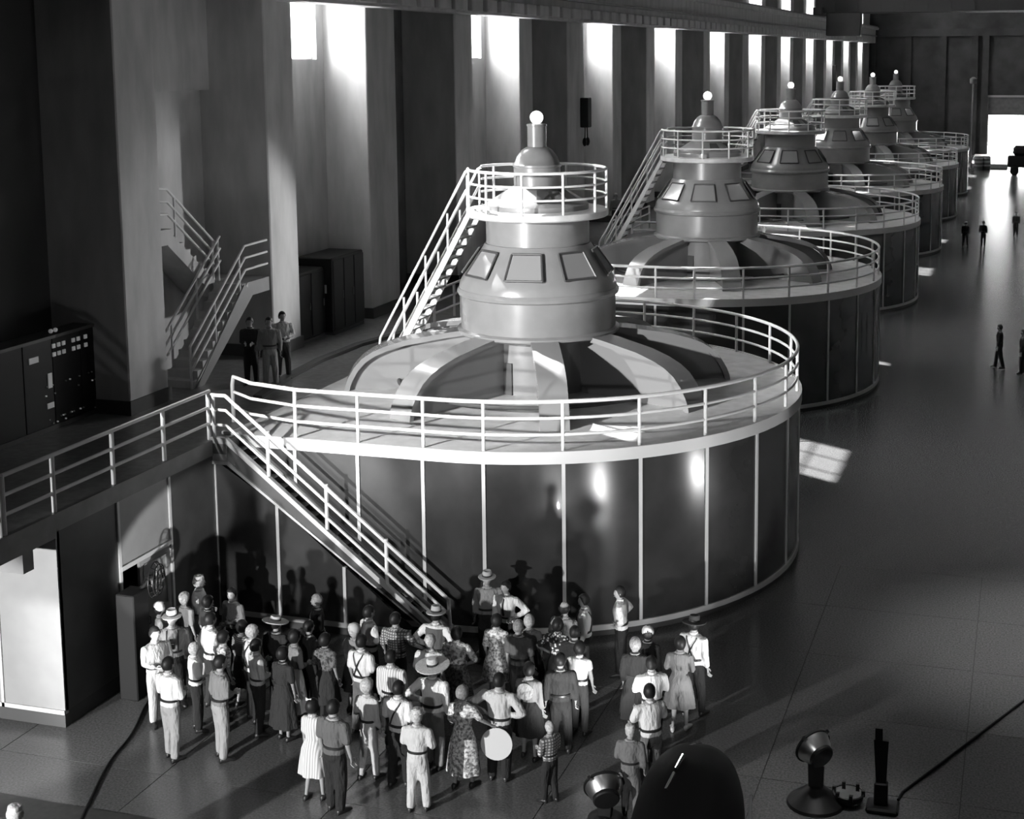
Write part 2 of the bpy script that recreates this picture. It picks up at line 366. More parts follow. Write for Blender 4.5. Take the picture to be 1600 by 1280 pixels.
# door under the gallery, standing open
d1 = struct(empty('door_1'))
box(XE-1.2, XE-1.1, 23.0, 25.0, 0, 2.4).build('door_recess', 'panel_dk', d1)
lf = box(0, .06, -.95, 0, .03, 2.3).build('door_leaf', 'box', d1); lf.location = (XE-.06, 24.88, 0); lf.rotation_euler = (0, 0, R(-4))
for z0, z1 in ((.2, 1.0), (1.12, 2.18)):
    for a, b, c_, d in ((-.85, -.1, z0, z0+.05), (-.85, -.1, z1-.05, z1), (-.85, -.8, z0, z1), (-.15, -.1, z0, z1)):
        o = box(.06, .085, a, b, c_, d).build('door_moulding', 'box', d1); o.location = lf.location; o.rotation_euler = lf.rotation_euler
MB().tube([(XE+.06, 23.98, .98), (XE+.1, 23.98, 1.0), (XE+.1, 23.98, 1.12), (XE+.06, 23.98, 1.14)], .015).build('door_handle', 'chrome', d1, smooth=40)

# ---------------------------------------------------------------- long stair from the gallery to the floor
st = empty('long_stair', (0, 0, 0), label='long steel stair with white handrails descending along the front of the nearest generator', cat='stair')
SX0, SZ0, SX1 = -16.3, ZD, -11.25
SL = 0.785
def sz(x): return SZ0+.06-(x-SX0)*SL
for yy, nm in ((26.62, 0), (27.12, 1)):
    a = MB(); t = .05
    for dz0, dz1, yo in ((-.07, .06, .03), (-.45, -.07, 0), (-.53, -.45, .03)):
        pts = [(XE-.05, ZD), (SX0, ZD), (SX1, sz(SX1)-.06)]
        for (xa, za), (xb, zb) in zip(pts, pts[1:]):
            a.hull([(xa, yy-yo, za+dz0), (xa, yy+t+yo, za+dz0), (xa, yy+t+yo, za+dz1), (xa, yy-yo, za+dz1)],
                   [(xb, yy-yo, max(0, zb+dz0)), (xb, yy+t+yo, max(0, zb+dz0)), (xb, yy+t+yo, max(.02, zb+dz1)), (xb, yy-yo, max(.02, zb+dz1))])
    a.build('stringer', 'strip' if nm else 'strip', st, smooth=30)
    b = MB()
    b.hull([(SX0, yy-.012, ZD-.09), (SX0, yy+t+.012, ZD-.09), (SX0, yy+t+.012, ZD-.43), (SX0, yy-.012, ZD-.43)],
           [(SX1, yy-.012, sz(SX1)-.15), (SX1, yy+t+.012, sz(SX1)-.15), (SX1, yy+t+.012, max(.01, sz(SX1)-.49)), (SX1, yy-.012, max(.01, sz(SX1)-.49))])
    b.build('stringer_web', 'panel_dk', st)
nt = 21
for i in range(nt):
    x = SX0+(SX1-SX0)*(i+.5)/nt; z = sz(x)-.2
    if z > .02: box(x-.13, x+.13, 26.67, 27.12, z-.03, z).build('tread', 'steel', st)
box(XE, SX0+.02, 26.6, 27.3, ZD-.3, ZD).build('landing', 'steel', st)
for yy in (26.64,):
    top = [(XE-.02, yy, ZD), (SX0, yy, ZD), (SX1-.12, yy, sz(SX1)), (SX1, yy, sz(SX1)-.1)]
    for q in (.98, .66, .33):
        pts = [(x, y, z+q) for x, y, z in top]
        if q == .98: pts.append((SX1+.03, yy, .45)); pts.append((SX1+.03, yy, 0))
        MB().tube(pts, .042 if q == .98 else .034).build('rail_pipe', 'rail', st, smooth=40)
    for x in (-16.6, -15.32, -13.98, -12.63):
        z = min(ZD, sz(x)); MB().tube([(x, yy, z), (x, yy, z+.98)], .042).build('rail_post', 'rail', st, smooth=40)
# cladding under the stair
cl = struct(empty('wall_stair'))
cxs = [XE+.05, -15.15, -13.61, -12.1, SX1-.1]
for a, b in zip(cxs, cxs[1:]):
    za, zb = sz(a)-.5, max(.3, sz(b)-.5)
    za = min(za, 3.6)
    if za > .35: MB().hull([(a, 26.66, .28), (a, 26.74, .28), (a, 26.74, za), (a, 26.66, za)], [(b-.03, 26.66, .28), (b-.03, 26.74, .28), (b-.03, 26.74, zb), (b-.03, 26.66, zb)]).build('wall_panel', 'casing', cl)
for x in cxs[1:3]: box(x-.035, x+.035, 26.62, 26.7, .28, sz(x)-.5).build('panel_strip', 'strip', cl)
box(XE, SX1-.9, 26.63, 26.74, .17, .28).build('base_strip', 'strip', cl)
box(XE, SX1-.9, 26.68, 26.74, 0, .17).build('wall_plinth', 'plinth', cl)

# ---------------------------------------------------------------- generators
GX, GY, GS = -11.65, 33.70, 19.64
RC = 6.49
ANG = [-81.4+14.72*i for i in range(12)]+[90.0]
def arc(r, a0, a1, n=6): return [(r*cos(R(a0+(a1-a0)*i/n)), r*sin(R(a0+(a1-a0)*i/n))) for i in range(n+1)]
LX = -4.98
g = empty('generator', (GX, GY, 0))
def curved(path, path_in, z0, z1):
    m = MB(); n = len(path)
    m.loft([[(p[0], p[1], z0), (q[0], q[1], z0), (q[0], q[1], z1), (p[0], p[1], z1)] for p, q in zip(path, path_in)]); return m
# outer casing: one panel between each pair of seam strips
front = [-.36, -1.86, -3.34, LX]
segs = [([(front[0], -RC)]+arc(RC, -90, ANG[0]), [(front[0], -RC+.06)]+arc(RC-.06, -90, ANG[0]))]
segs += [(arc(RC, a+.25, b-.25), arc(RC-.06, a+.25, b-.25)) for a, b in zip(ANG, ANG[1:])]
for s_ in (-1, 1):
    xs_ = front if s_ < 0 else [0]+front[1:]
    for a, b in zip(xs_, xs_[1:]): segs.append(([(a-.02, s_*RC), (b+.02, s_*RC)], [(a-.02, s_*(RC-.06)), (b+.02, s_*(RC-.06))]))
for pa, pb in segs: curved(pa, pb, .26, 3.84).build('casing_panel', 'casing', g, smooth=35)
for a in ANG: 
    p, q = arc(RC+.03, a-.33, a+.33, 1), arc(RC-.05, a-.33, a+.33, 1)
    curved(p, q, .24, 3.84).build('seam_strip', 'strip', g)
for s_ in (-1, 1):
    for x in front[:3]: box(x-.037, x+.037, s_*RC-.03, s_*RC+.03, .24, 3.84).build('seam_strip', 'strip', g)
def outline(r): return [(LX, -r), (-2.5, -r)]+arc(r, -90, 90, 44)+[(-2.5, r), (LX, r)]
curved(outline(RC+.045), outline(RC-.06), .14, .26).build('base_strip', 'strip', g, smooth=35)
curved(outline(RC-.02), outline(RC-.1), 0, .14).build('plinth', 'plinth', g, smooth=35)
MB().hull([(x, y, 3.86) for x, y in outline(6.5)], [(x, y, ZD) for x, y in outline(6.5)]).build('deck', 'deck', g, smooth=30)
curved(outline(6.56), outline(6.49), 3.82, ZD+.015).build('deck_rim', 'rim', g, smooth=30)
# deck railing
posts = [(6.44*cos(R(a)), 6.44*sin(R(a))) for a in ANG]+[(x, -6.44) for x in front[:3]]+[(x, 6.44) for x in front[1:3]+[-4.7]]
path = [(-5.3, -5.62), (-4.6, -6.1), (front[2], -6.42)]+[(-2.5, -6.44)]+arc(6.44, -90, 90, 60)+[(-2.5, 6.44), (-4.7, 6.44)]
dr_ = []
for q in (1.05, .7, .35):
    pts = [(x, y, ZD+q) for x, y in path]
    if q == 1.05: pts = [(-5.36, -5.58, ZD), (-5.36, -5.58, ZD+.85), (-5.32, -5.61, ZD+.98)]+pts
    MB().tube(pts, .044 if q == 1.05 else .034).build('rail_pipe', 'rail', g, smooth=40)
for x, y in posts: MB().tube([(x, y, ZD), (x, y, ZD+1.05)], .04).build('rail_post', 'rail', g, smooth=40)
# eight bracket arms
prof = [(1.75, 5.52), (2.3, 5.46), (3.3, 5.3), (3.8, 5.16), (4.12, 5.03), (4.38, 4.86), (4.58, 4.64), (4.73, 4.38), (4.8, 4.2), (4.82, ZD)]
def off(pr, d):
    o = []
    for i, p in enumerate(pr):
        a = Vector(pr[max(0, i-1)]); b = Vector(pr[min(len(pr)-1, i+1)]); t = (b-a).normalized(); o.append((p[0]-t.y*-d*-1, p[1]-t.x*d) if False else (p[0]+t.y*d, p[1]-t.x*d))
    return o
arm_me = web_me = None
for i in range(8):
    a = R(-67+45*i); hw = .33
    if arm_me is None:
        inn = off(prof, .13); inn[-1] = (inn[-1][0], ZD)
        o = MB().loft([[(p[0], -hw, p[1]), (p[0], hw, p[1]), (q[0], hw, q[1]), (q[0], -hw, q[1])] for p, q in zip(prof, inn)]).build('bracket_arm', 'arm', g, smooth=45, bevel=0)
        w2 = off(prof, .14)
        ring = [(1.3, 5.38)]+[(r, min(z, 5.4)) for r, z in w2[:-1]]+[(w2[-1][0], ZD+.0), (1.3, ZD)]
        wv = MB().hull([(r, -hw+.16, z) for r, z in ring], [(r, hw-.16, z) for r, z in ring]).build('arm_web', 'arm', o, smooth=30)
        arm_me, web_me = o.data, wv.data
    else:
        o = bpy.data.objects.new('bracket_arm', arm_me); COL.objects.link(o); o.parent = g
        for nm, me in (('arm_web', web_me),):
            c = bpy.data.objects.new(nm, me); COL.objects.link(c); c.parent = o
    o.rotation_euler = (0, 0, a)
MB().tube([(3.5*cos(2*pi*i/48), 3.5*sin(2*pi*i/48), ZD+.2) for i in range(48)], .05, 8, True).build('ring_pipe', 'machine_dk', g, smooth=40)
MB().lathe([(1.5, ZD), (1.5, 5.6)], 32).build('shaft_casing', 'machine', g, smooth=40)
for a in (-104, 76):
    o = box(1.45, 1.53, -.2, .2, ZD, 4.85).build('shaft_opening', 'machine_dk', g); o.rotation_euler = (0, 0, R(a))
# bearing housing, window cone, upper housing, platform, dome, lamp
MB().lathe([(1.7, 5.5), (1.96, 5.42), (2.02, 5.46), (2.02, 5.53), (1.93, 5.58), (1.93, 6.36), (2.0, 6.4), (2.02, 6.47), (1.98, 6.55), (1.7, 6.56)], 56, caps=True).build('lower_housing', 'machine', g, smooth=40)
MB().lathe([(1.7, 6.5), (1.97, 6.52), (1.95, 6.68), (1.86, 6.84), (1.36, 7.56), (1.31, 7.64), (1.2, 7.66)], 56).build('window_cone', 'machine', g, smooth=40)
cone = lambda t: (1.83-.42*t, 6.9+.59*t)           # along the cone face
n_out = Vector((.72, 0, .50)).normalized()
wf = wp = None
for i in range(8):
    a = -82+45*i
    if wf is None:
        def P(t, s_, d): r, z = cone(t); v = Vector((r, s_, z))+n_out*d; return (v.x-.02*abs(s_)*8*abs(s_), v.y, v.z)
        hb, ht = .46, .36
        m = MB()
        for (t0, s0), (t1, s1) in (((0, -hb), (0, hb)), ((0, hb), (1, ht)), ((1, ht), (1, -ht)), ((1, -ht), (0, -hb))):
            A, B = Vector(P(t0, s0, .035)), Vector(P(t1, s1, .035)); m.tube([A, B], .028, 6)
        o = m.build('window_frame', 'frame', g)
        m = MB(); m.hull([P(.04, -hb+.02, .0), P(.04, hb-.02, .0), P(.96, ht-.02, .0), P(.96, -ht+.02, .0)], [P(.04, -hb+.02, .03), P(.04, hb-.02, .03), P(.96, ht-.02, .03), P(.96, -ht+.02, .03)])
        c = m.build('pane', 'pane', o); wf, wp = o.data, c.data
    else:
        o = bpy.data.objects.new('window_frame', wf); COL.objects.link(o); o.parent = g
        c = bpy.data.objects.new('pane', wp); COL.objects.link(c); c.parent = o
    o.rotation_euler = (0, 0, R(a))
MB().lathe([(1.1, 7.6), (1.28, 7.62), (1.28, 8.32)], 48).build('upper_housing', 'machine', g, smooth=40)
MB().lathe([(1.2, 8.3), (1.72, 8.3), (1.76, 8.33), (1.76, 8.46), (1.72, 8.48), (1.0, 8.48)], 48).build('platform', 'deck', g, smooth=35)
MB().lathe([(1.27, 8.48), (1.27, 8.6), (1.2, 8.68), (1.12, 8.71), (.62, 9.02)], 48).build('dome_skirt', 'machine', g, smooth=35)
for a in (-62, -20, 160):
    o = MB().hull([(1.1, -.2, 8.725), (1.1, .2, 8.725), (.72, .13, 8.965), (.72, -.13, 8.965)], [(1.12, -.2, 8.75), (1.12, .2, 8.75), (.74, .13, 8.99), (.74, -.13, 8.99)]).build('hatch', 'frame', g); o.rotation_euler = (0, 0, R(a))
MB().lathe([(.58, 8.9), (.58, 9.5), (.6, 9.52), (.6, 9.57), (.56, 9.6), (.5, 9.76), (.38, 9.92), (.25, 10.0)], 40).build('dome', 'machine', g, smooth=40)
MB().lathe([(.235, 9.95), (.235, 10.5), (.25, 10.51), (.25, 10.56), (.1, 10.58)], 28).build('neck', 'machine', g, smooth=40)
MB().ball((0, 0, 10.72), .165, 20, 12).build('lamp_globe', 'globe', g, smooth=60)
for i in range(10):
    a = R(-150+33.3*i)
    MB().tube([(1.71*cos(a), 1.71*sin(a), 8.46), (1.71*cos(a), 1.71*sin(a), 9.46)], .034).build('platform_post', 'rail', g, smooth=40)
for q in (9.46, 9.14, 8.82):
    MB().tube([(1.71*cos(R(-165+330*i/44)), 1.71*sin(R(-165+330*i/44)), q) for i in range(45)], .036 if q > 9.4 else .028).build('platform_rail', 'rail', g, smooth=40)
# steep stair from the gallery side up to the platform
s0, s1 = Vector((-1.62, 0, 8.42)), Vector((-4.08, 0, ZD))
for yy in (-.45, .38):
    MB().hull([(s0.x, yy, s0.z+.1), (s0.x, yy+.06, s0.z+.1), (s0.x-.02, yy+.06, s0.z-.2), (s0.x-.02, yy, s0.z-.2)], [(s1.x-.05, yy, ZD+.01), (s1.x-.05, yy+.06, ZD+.01), (s1.x+.14, yy+.06, ZD), (s1.x+.14, yy, ZD)]).build('stair_stringer', 'rail', g)
    for q in (1.02, .55):
        pts = [(s0.x, yy, s0.z+q), (s0.x-.1, yy, s0.z+q-.06), (s1.x-.05, yy, ZD+q)]
        if q > 1: pts = pts+[(s1.x-.08, yy, ZD+.8), (s1.x-.08, yy, ZD)]
        MB().tube(pts, .034).build('stair_rail', 'rail', g, smooth=40)
    for t in (.03, .25, .5, .75):
        p = s0.lerp(s1, t); MB().tube([(p.x, yy+.03, p.z), (p.x, yy+.03, p.z+1.0)], .03).build('stair_post', 'rail', g, smooth=40)
for i in range(16):
    p = s0.lerp(s1, (i+.7)/16.5); box(p.x-.1, p.x+.12, -.39, .38, p.z-.04, p.z).build('stair_tread', 'steel', g)
index_kids()
ORD = ['nearest', 'second', 'third', 'fourth', 'fifth', 'sixth and farthest']
for i in range(6):
    o = g if i == 0 else copy_tree(g)
    o.location = (GX, GY+GS*i, 0)
    tag(o, 'huge round generator with railed deck and top lamp, %s of the row' % ORD[i] if i else 'huge round generator with dark panelled casing, nearest of the row, behind the crowd', 'generator', 'generators in a row down the hall')
# ---------------------------------------------------------------- concrete stair in the alcove of the window wall
gs = empty('alcove_stair', (0, 0, 0), label='concrete two-flight stair with pipe rails in the dark alcove between the left piers', cat='stair')
def flight(x0, x1, ya, za, yb, zb, th=.42):
    a = MB(); a.hull([(x0, ya, za-th if za > ZD+.1 else za), (x1, ya, za-th if za > ZD+.1 else za), (x1, ya, za), (x0, ya, za)], [(x0, yb, zb-th), (x1, yb, zb-th), (x1, yb, zb), (x0, yb, zb)])
    a.build('flight_slab', 'concrete', gs)
    n = max(2, int(abs(zb-za)/.19))
    for i in range(n):
        y = ya+(yb-ya)*(i+.5)/n; z = za+(zb-za)*(i+.9)/n; d = abs(yb-ya)/n/2
        box(x0+.04, x1-.04, y-d, y+d, z-.2, z).build('step', 'concrete', gs)
def slope_rail(x, pts, posts):
    for q in (1.0, .68, .36):
        MB().tube([(x, y, z+q) for y, z in pts], .034).build('rail_pipe', 'rail', gs, smooth=40)
    for y, z in posts: MB().tube([(x, y, z-.1), (x, y, z+1.0)], .032).build('rail_post', 'rail', gs, smooth=40)
flight(-20.6, -19.68, 30.75, ZD, 33.5, 6.32)
box(-20.6, -19.68, 33.5, 34.62, 5.95, 6.32).build('landing_slab', 'box', gs)
box(-21.58, -20.6, 33.5, 34.62, 5.95, 6.32).build('landing_slab', 'concrete', gs)
MB().hull([(-19.69, 30.85, ZD), (-19.66, 30.85, ZD), (-19.66, 31.2, ZD), (-19.69, 31.2, ZD)], [(-19.69, 33.3, 6.3), (-19.66, 33.3, 6.3), (-19.66, 33.75, 6.0), (-19.69, 33.75, 6.0)]).build('stringer', 'box', gs)
flight(-21.55, -20.66, 33.5, 6.32, 31.4, 7.95)
box(-21.55, -20.66, 29.6, 31.4, 7.55, 7.95).build('landing_slab', 'concrete', gs)
slope_rail(-19.72, [(30.7, 4.12), (33.45, 6.3), (34.6, 6.32)], [(30.72, ZD+.05), (31.9, 5.05), (33.15, 6.05)])
slope_rail(-20.6, [(30.9, 4.3), (33.7, 6.5)], [(31.3, 4.6), (32.5, 5.55), (33.6, 6.4)])
slope_rail(-20.7, [(33.6, 6.35), (31.5, 7.95), (31.0, 8.0)], [(33.5, 6.45), (31.8, 7.75)])

# ---------------------------------------------------------------- control board on the gallery at the far left
cb = empty('control_board', (-20.5, 23.6, ZD), label='long black control board with pale square dials behind the catwalk railing', cat='switchboard')
for i in range(6):
    box(-.5, 0, i*.98+.01, i*.98+.97, .1, 2.03).build('board_panel', 'black', cb, bevel=.01)
box(-.52, .02, 0, 5.88, 0, .1).build('board_plinth', 'plinth', cb)
box(-.52, .04, 0, 5.88, 2.03, 2.1).build('board_cornice', 'panel_dk', cb)
for y in (2.98, 3.15, 3.32, 3.66, 3.84, 4.1):
    for z in (1.62, 1.81): box(0, .03, y-.045, y+.045, z, z+.09).build('square_dial', 'dial', cb)
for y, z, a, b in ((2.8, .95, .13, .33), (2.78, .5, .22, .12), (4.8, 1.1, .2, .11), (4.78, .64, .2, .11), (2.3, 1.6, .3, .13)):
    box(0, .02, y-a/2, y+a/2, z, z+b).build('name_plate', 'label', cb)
for y in (2.9, 3.06): MB().ball((.02, y, 2.2), .05, 10, 6).build('lamp', 'dial', cb, smooth=60)
rnd = random.Random(4)
for i in range(70):
    y, z = (rnd.uniform(4.6, 5.6), rnd.uniform(.12, .55)) if i < 40 else (rnd.uniform(2.6, 4.6), rnd.choice((.15, .25, .8, 1.0)))
    o = MB().lathe([(.018, 0), (.018, .03)], 8).build('switch', 'dial' if i % 4 == 0 else 'strip', cb); o.location = (0, y, z); o.rotation_euler = (0, R(90), 0)

# black cabinets in front of the nearest window slot
for (y0, y1, h, x1), lab in (((36.2, 37.9, 2.05, -19.75), 'lower black steel cabinet, left of two against the window wall'), ((37.95, 40.0, 2.3, -19.5), 'taller glossy black steel cabinet with a bright name plate, right of two by the pier')):
    c = empty('cabinet', (x1, y0, ZD), label=lab, cat='cabinet')
    w = y1-y0
    box(-1.15, 0, 0, w, .08, h).build('body', 'black', c, bevel=.03)
    box(-1.2, .0, .03, w-.03, 0, .08).build('plinth', 'plinth', c)
    n = 2 if w < 2 else 3
    for i in range(n):
        d = box(0, .03, w*i/n+.03, w*(i+1)/n-.03, .15, h-.08).build('door', 'black', c, bevel=.01)
        MB().tube([(.05, w*(i+.85)/n, h*.45), (.05, w*(i+.85)/n, h*.55)], .018).build('handle', 'steel', d)
    if n == 3: box(-.95, -.2, -.012, 0, 1.25, 1.5).build('name_plate', 'strip', c)

# boxes hung on the piers
for (y, z, h), lab in (((63.0, 9.0, 1.35), 'black box with hanging lines on the pier behind the nearest generator'), ((149.5, 8.6, 2.6), 'black box on a distant pier far down the window wall')):
    b = empty('wall_box', (XFACE, y, z), label=lab, cat='box')
    box(.0, .38, -.28, .28, 0, h).build('body', 'black', b, bevel=.03)
    for s_ in (-.15, .15):
        MB().tube([(.2, s_, 0), (.2, s_*1.4, -.55)], .03).build('cord', 'rubber', b)
        MB().ball((.2, s_*1.5, -.65), (.11, .11, .2), 10, 7).build('switch', 'black', b, smooth=60)

# ---------------------------------------------------------------- things at the open door
fn = empty('fan', (-16.05, 22.9, 0), label='round black wire-guarded fan on a dark box beside the open door', cat='fan')
box(-.35, .05, -.25, .25, 0, 2.1).build('stand', 'rubber', fn, bevel=.02)
MB().tube([(-.1, .1, 2.0), (.0, .3, 2.2)], .05).build('neck', 'black', fn)
hd = empty('head', (.08, .42, 2.2)); hd.parent = fn; hd.rotation_euler = (0, 0, R(12))
m = MB()
for rr, xx in ((.34, 0), (.3, .08), (.22, .12), (.12, .14)): m.tube([(xx, rr*cos(2*pi*i/24), rr*sin(2*pi*i/24)) for i in range(24)], .012, 5, True)
for i in range(12):
    a = 2*pi*i/12; m.tube([(.14, .05*cos(a), .05*sin(a)), (.1, .26*cos(a), .26*sin(a)), (0, .34*cos(a), .34*sin(a))], .008, 4)
m.build('guard', 'black', hd)
for i in range(4):
    a = 2*pi*i/4; MB().hull([(.02, .04*cos(a-.4), .04*sin(a-.4)), (.05, .28*cos(a-.3), .28*sin(a-.3)), (.05, .3*cos(a+.1), .3*sin(a+.1))], [(.04, .04*cos(a-.4), .04*sin(a-.4)), (.06, .28*cos(a-.3), .28*sin(a-.3)), (.06, .3*cos(a+.1), .3*sin(a+.1))]).build('blade', 'steel', hd)
MB().ball((-.08, 0, 0), (.14, .1, .1), 12, 8).build('motor', 'black', hd, smooth=60)
def spline(pts, n=8):
    out = []
    for i in range(len(pts)-1):
        p = [Vector(pts[max(0, min(len(pts)-1, i+d))]) for d in (-1, 0, 1, 2)]
        for j in range(n):
            t = j/n; out.append(.5*((2*p[1])+(p[2]-p[0])*t+(2*p[0]-5*p[1]+4*p[2]-p[3])*t*t+(3*p[1]-p[0]-3*p[2]+p[3])*t**3))
    return out+[Vector(pts[-1])]
tag(MB().tube(spline([(-16.1, 23.0, .02), (-15.84, 22.75, .02), (-15.69, 22.37, .02), (-15.3, 21.4, .02), (-15.04, 20.36, .02), (-14.49, 18.99, .02), (-14.2, 18.3, .02), (-13.7, 17.0, .02)]), .022, 6).build('power_cable', 'rubber', smooth=60), 'black power cable snaking over the floor from the door to the lower left', 'cable')
tag(MB().tube([(2.5, 31.9, .025), (.25, 27.25, .025), (-1.67, 23.12, .025), (-1.72, 22.85, .02)], .024, 6).build('power_cable', 'rubber', smooth=60), 'straight black cable lying across the floor at the lower right', 'cable')
struct(box(-24, -12.2, 18.35, 18.98, 0, .012).build('trim_1', 'trench'))

# ---------------------------------------------------------------- floodlights and the dark hull at the lower edge
def floodlight(loc, h, rh, aim, label, cone=True, energy=900):
    t = empty('floodlight', loc, 0, label=label, cat='lamp')
    if cone: MB().lathe([(.48, 0), (.46, .05), (.18, .26), (.12, .3)], 28).build('base', 'black', t, smooth=30)
    else: MB().lathe([(.3, 0), (.28, .06), (.06, .1)], 24).build('base', 'black', t, smooth=30)
    MB().hull([(-.11, -.06, .04), (.11, -.06, .04), (.11, .06, .04), (-.11, .06, .04)], [(-.14, -.05, h-.02), (.14, -.05, h-.02), (.14, .05, h-.02), (-.14, .05, h-.02)]).build('stand', 'black', t, bevel=.015)
    d = (Vector(aim)-Vector(loc)-Vector((0, 0, h))).normalized()
    hd = empty('head', (0, 0, h)); hd.parent = t; hd.rotation_euler = d.to_track_quat('Z', 'Y').to_euler()
    MB().lathe([(rh*.1, -.2), (rh*.6, -.19), (rh*.66, -.17), (rh*.66, -.12), (rh*.6, -.1)], 32).build('back_cap', 'black', hd, smooth=40)
    MB().lathe([(rh*.6, -.13), (rh*.8, -.04), (rh*.95, .1), (rh*.92, .1), (rh*.76, -.03), (rh*.56, -.12)], 32, caps=False).build('bowl', 'aluminium', hd, smooth=40)
    MB().lathe([(rh*.93, .09), (rh*1.02, .09), (rh*1.02, .13), (rh*.93, .13), (rh*.93, .09)], 32, caps=False).build('rim', 'black', hd, smooth=30)
    MB().lathe([(rh*.88, .08), (rh*.88, .1), (rh*.3, .11)], 28).build('lens', 'reflector', hd, smooth=40)
    for a in (0, 90): 
        o = box(rh-.02, rh+.04, -.03, .03, .05, .12).build('latch', 'chrome', hd); o.rotation_euler = (0, 0, R(a+45))
    p = Vector(loc)+Vector((0, 0, h))+d*.2
    lamp('SPOT', 'floodlight_beam', p, energy, aim=aim, spot_size=R(70), spot_blend=.6, shadow_soft_size=.16)
    return t
floodlight((-3.02, 22.42, 0), .92, .32, (-8.6, 28.0, 3.6), 'black floodlight with bright metal bowl on a wide conical base')
floodlight((-6.2, 20.95, 0), .5, .33, (-9.3, 27.6, 3.9), 'low black floodlight with bright metal bowl at the lower edge, beside the child in overalls', cone=False, energy=700)
t = empty('signal_post', (-1.98, 22.5, 0), label='slender dark post with a lever on a heavy foot beside the straight cable', cat='post')
box(-.22, .3, -.2, .2, 0, .1).build('foot', 'black', t, bevel=.03)
box(-.1, .12, -.08, .08, .1, .48).build('socket', 'black', t, bevel=.02)
MB().hull([(-.07, -.04, .45), (.09, -.04, .45), (.09, .04, .45), (-.07, .04, .45)], [(-.12, -.03, 1.2), (.12, -.03, 1.2), (.12, .03, 1.2), (-.12, .03, 1.2)]).build('blade', 'black', t)
box(-.1, .02, -.03, .03, 1.2, 1.4).build('tip', 'black', t)
t = empty('reflector_lamp', (-2.5, 22.55, 0), label='small bright reflector lamp lying at the foot of the slender dark post', cat='lamp')
MB().lathe([(.1, 0), (.24, .1), (.26, .2), (.24, .21), (.2, .12)], 24).build('bowl', 'black', t, smooth=40)
MB().lathe([(.23, .2), (.15, .12), (.05, .1)], 24).build('reflector', 'chrome', t, smooth=40)
for i in range(6): box(.24*cos(i)-.03, .24*cos(i)+.03, .24*sin(i)-.03, .24*sin(i)+.03, .16, .26).build('clip', 'black', t)
hu = empty('machine_hull', (-4.66, 20.9, 0), label='dark glossy rounded machine hull with bright metal strips at the lower edge of the picture', cat='machine')
rings = []
for i in range(15):
    t_ = i/14; y = -1.9+2.7*t_; w = .84*(1-max(0, t_-.5)**2*3.0)*(1-max(0, .3-t_)*.9); hh = 1.58*(1-max(0, t_-.62)**2*3.4)-1.5*max(0, .45-t_)
    rings.append([(w*(abs(cos(pi*j/18))**.8)*(1 if j < 9 else -1 if j > 9 else 0), y, .1+max(.05, hh-.1)*sin(pi*j/18)**.6) for j in range(19)]+[(-w, y, 0.02), (w, y, 0.02)])
MB().loft(rings).build('shell', 'rubber', hu, smooth=50)
def strip_on(x0, y0, z0, x1, y1, z1, nm='trim_strip', r=.022): MB().tube([(x0, y0, z0), (x1, y1, z1)], r, 8).build(nm, 'chrome', hu, smooth=40)
def top(y):
    t_ = (y+1.9)/2.7; return 1.58*(1-max(0, t_-.62)**2*3.4)-1.5*max(0, .45-t_)
strip_on(-.10, -.58, 1.62, -.15, -.87, 1.53, r=.03); strip_on(-.16, -.93, 1.50, -.22, -1.22, 1.37, r=.03)
for a in (-.12, .3): strip_on(-.32, a, top(a)*.95, -.02, a+.05, top(a), 'seam', .012)
box(-1.28, -.55, -1.95, -1.28, .55, .8).build('hood', 'black', hu, bevel=.06)
strip_on(-1.2, -1.85, .82, -1.12, -1.35, .82)
box(-1.1, -.6, -1.9, -1.3, 0, .56).build('hood_foot', 'black', hu)
MB().tube([(.8, -.5, .35), (.88, -.3, .6), (.84, .0, .8)], .025).build('grab_bar', 'steel', hu, smooth=40)
MB().ball((.5, .0, 1.2), .035, 10, 6).build('marker', 'chrome', hu, smooth=60)

# ---------------------------------------------------------------- far end of the hall
v = empty('motor_truck', (-.6, 153.5, 0), label='dark motor truck parked in front of the bright doorway', cat='truck')
box(-1.5, 3.0, -1.0, 1.0, .8, 2.0).build('body', 'black', v, bevel=.15)
box(-1.0, 1.0, -.95, .95, 2.0, 3.0).build('cab', 'black', v, bevel=.25)
for x in (-.8, 2.2):
    for y in (-1.0, 1.0): MB().lathe([(.2, -.12), (.45, -.12), (.45, .12), (.2, .12)], 18).build('wheel', 'rubber', v).rotation_euler = (R(90), 0, 0)
ws = [o for o in v.children if o.name.startswith('wheel')]
for o, (x, y) in zip(ws, ((-.8, -1), (-.8, 1), (2.2, -1), (2.2, 1))): o.location = (x, y, .45)
for (x, y), lab in (((-5.9, 158), 'tall slim post standing by the bright doorway at the far end'),):
    p_ = empty('lamp_post', (x, y, 0), label=lab, cat='post')
    MB().lathe([(.35, 0), (.35, .25), (.1, .3), (.09, 9.2)], 14).build('pole', 'steel', p_, smooth=40)
    MB().lathe([(.3, 9.2), (.36, 9.3), (.36, 9.7), (.1, 9.9)], 14).build('head', 'steel', p_, smooth=40)
for i, (x, y) in enumerate(((-5.2, 160), (-4.4, 160.5))):
    b = empty('barrel', (x, y, 0), label='pale banded barrel by the slim post at the far end' if i == 0 else 'striped barrel right of the pale one at the far end', cat='barrel')
    MB().lathe([(.4, 0), (.45, .1), (.45, 1.3), (.4, 1.4)], 16).build('drum', 'steel', b, smooth=40)
    for z in (.35, .75, 1.15): MB().lathe([(.47, z), (.47, z+.14)], 16).build('band', 'strip', b)
rp = box(-6.2, -2.2, 162, 178, 0, .45).build('loading_platform', 'deck'); tag(rp, 'low pale platform on the floor in front of the far doorway', 'platform')
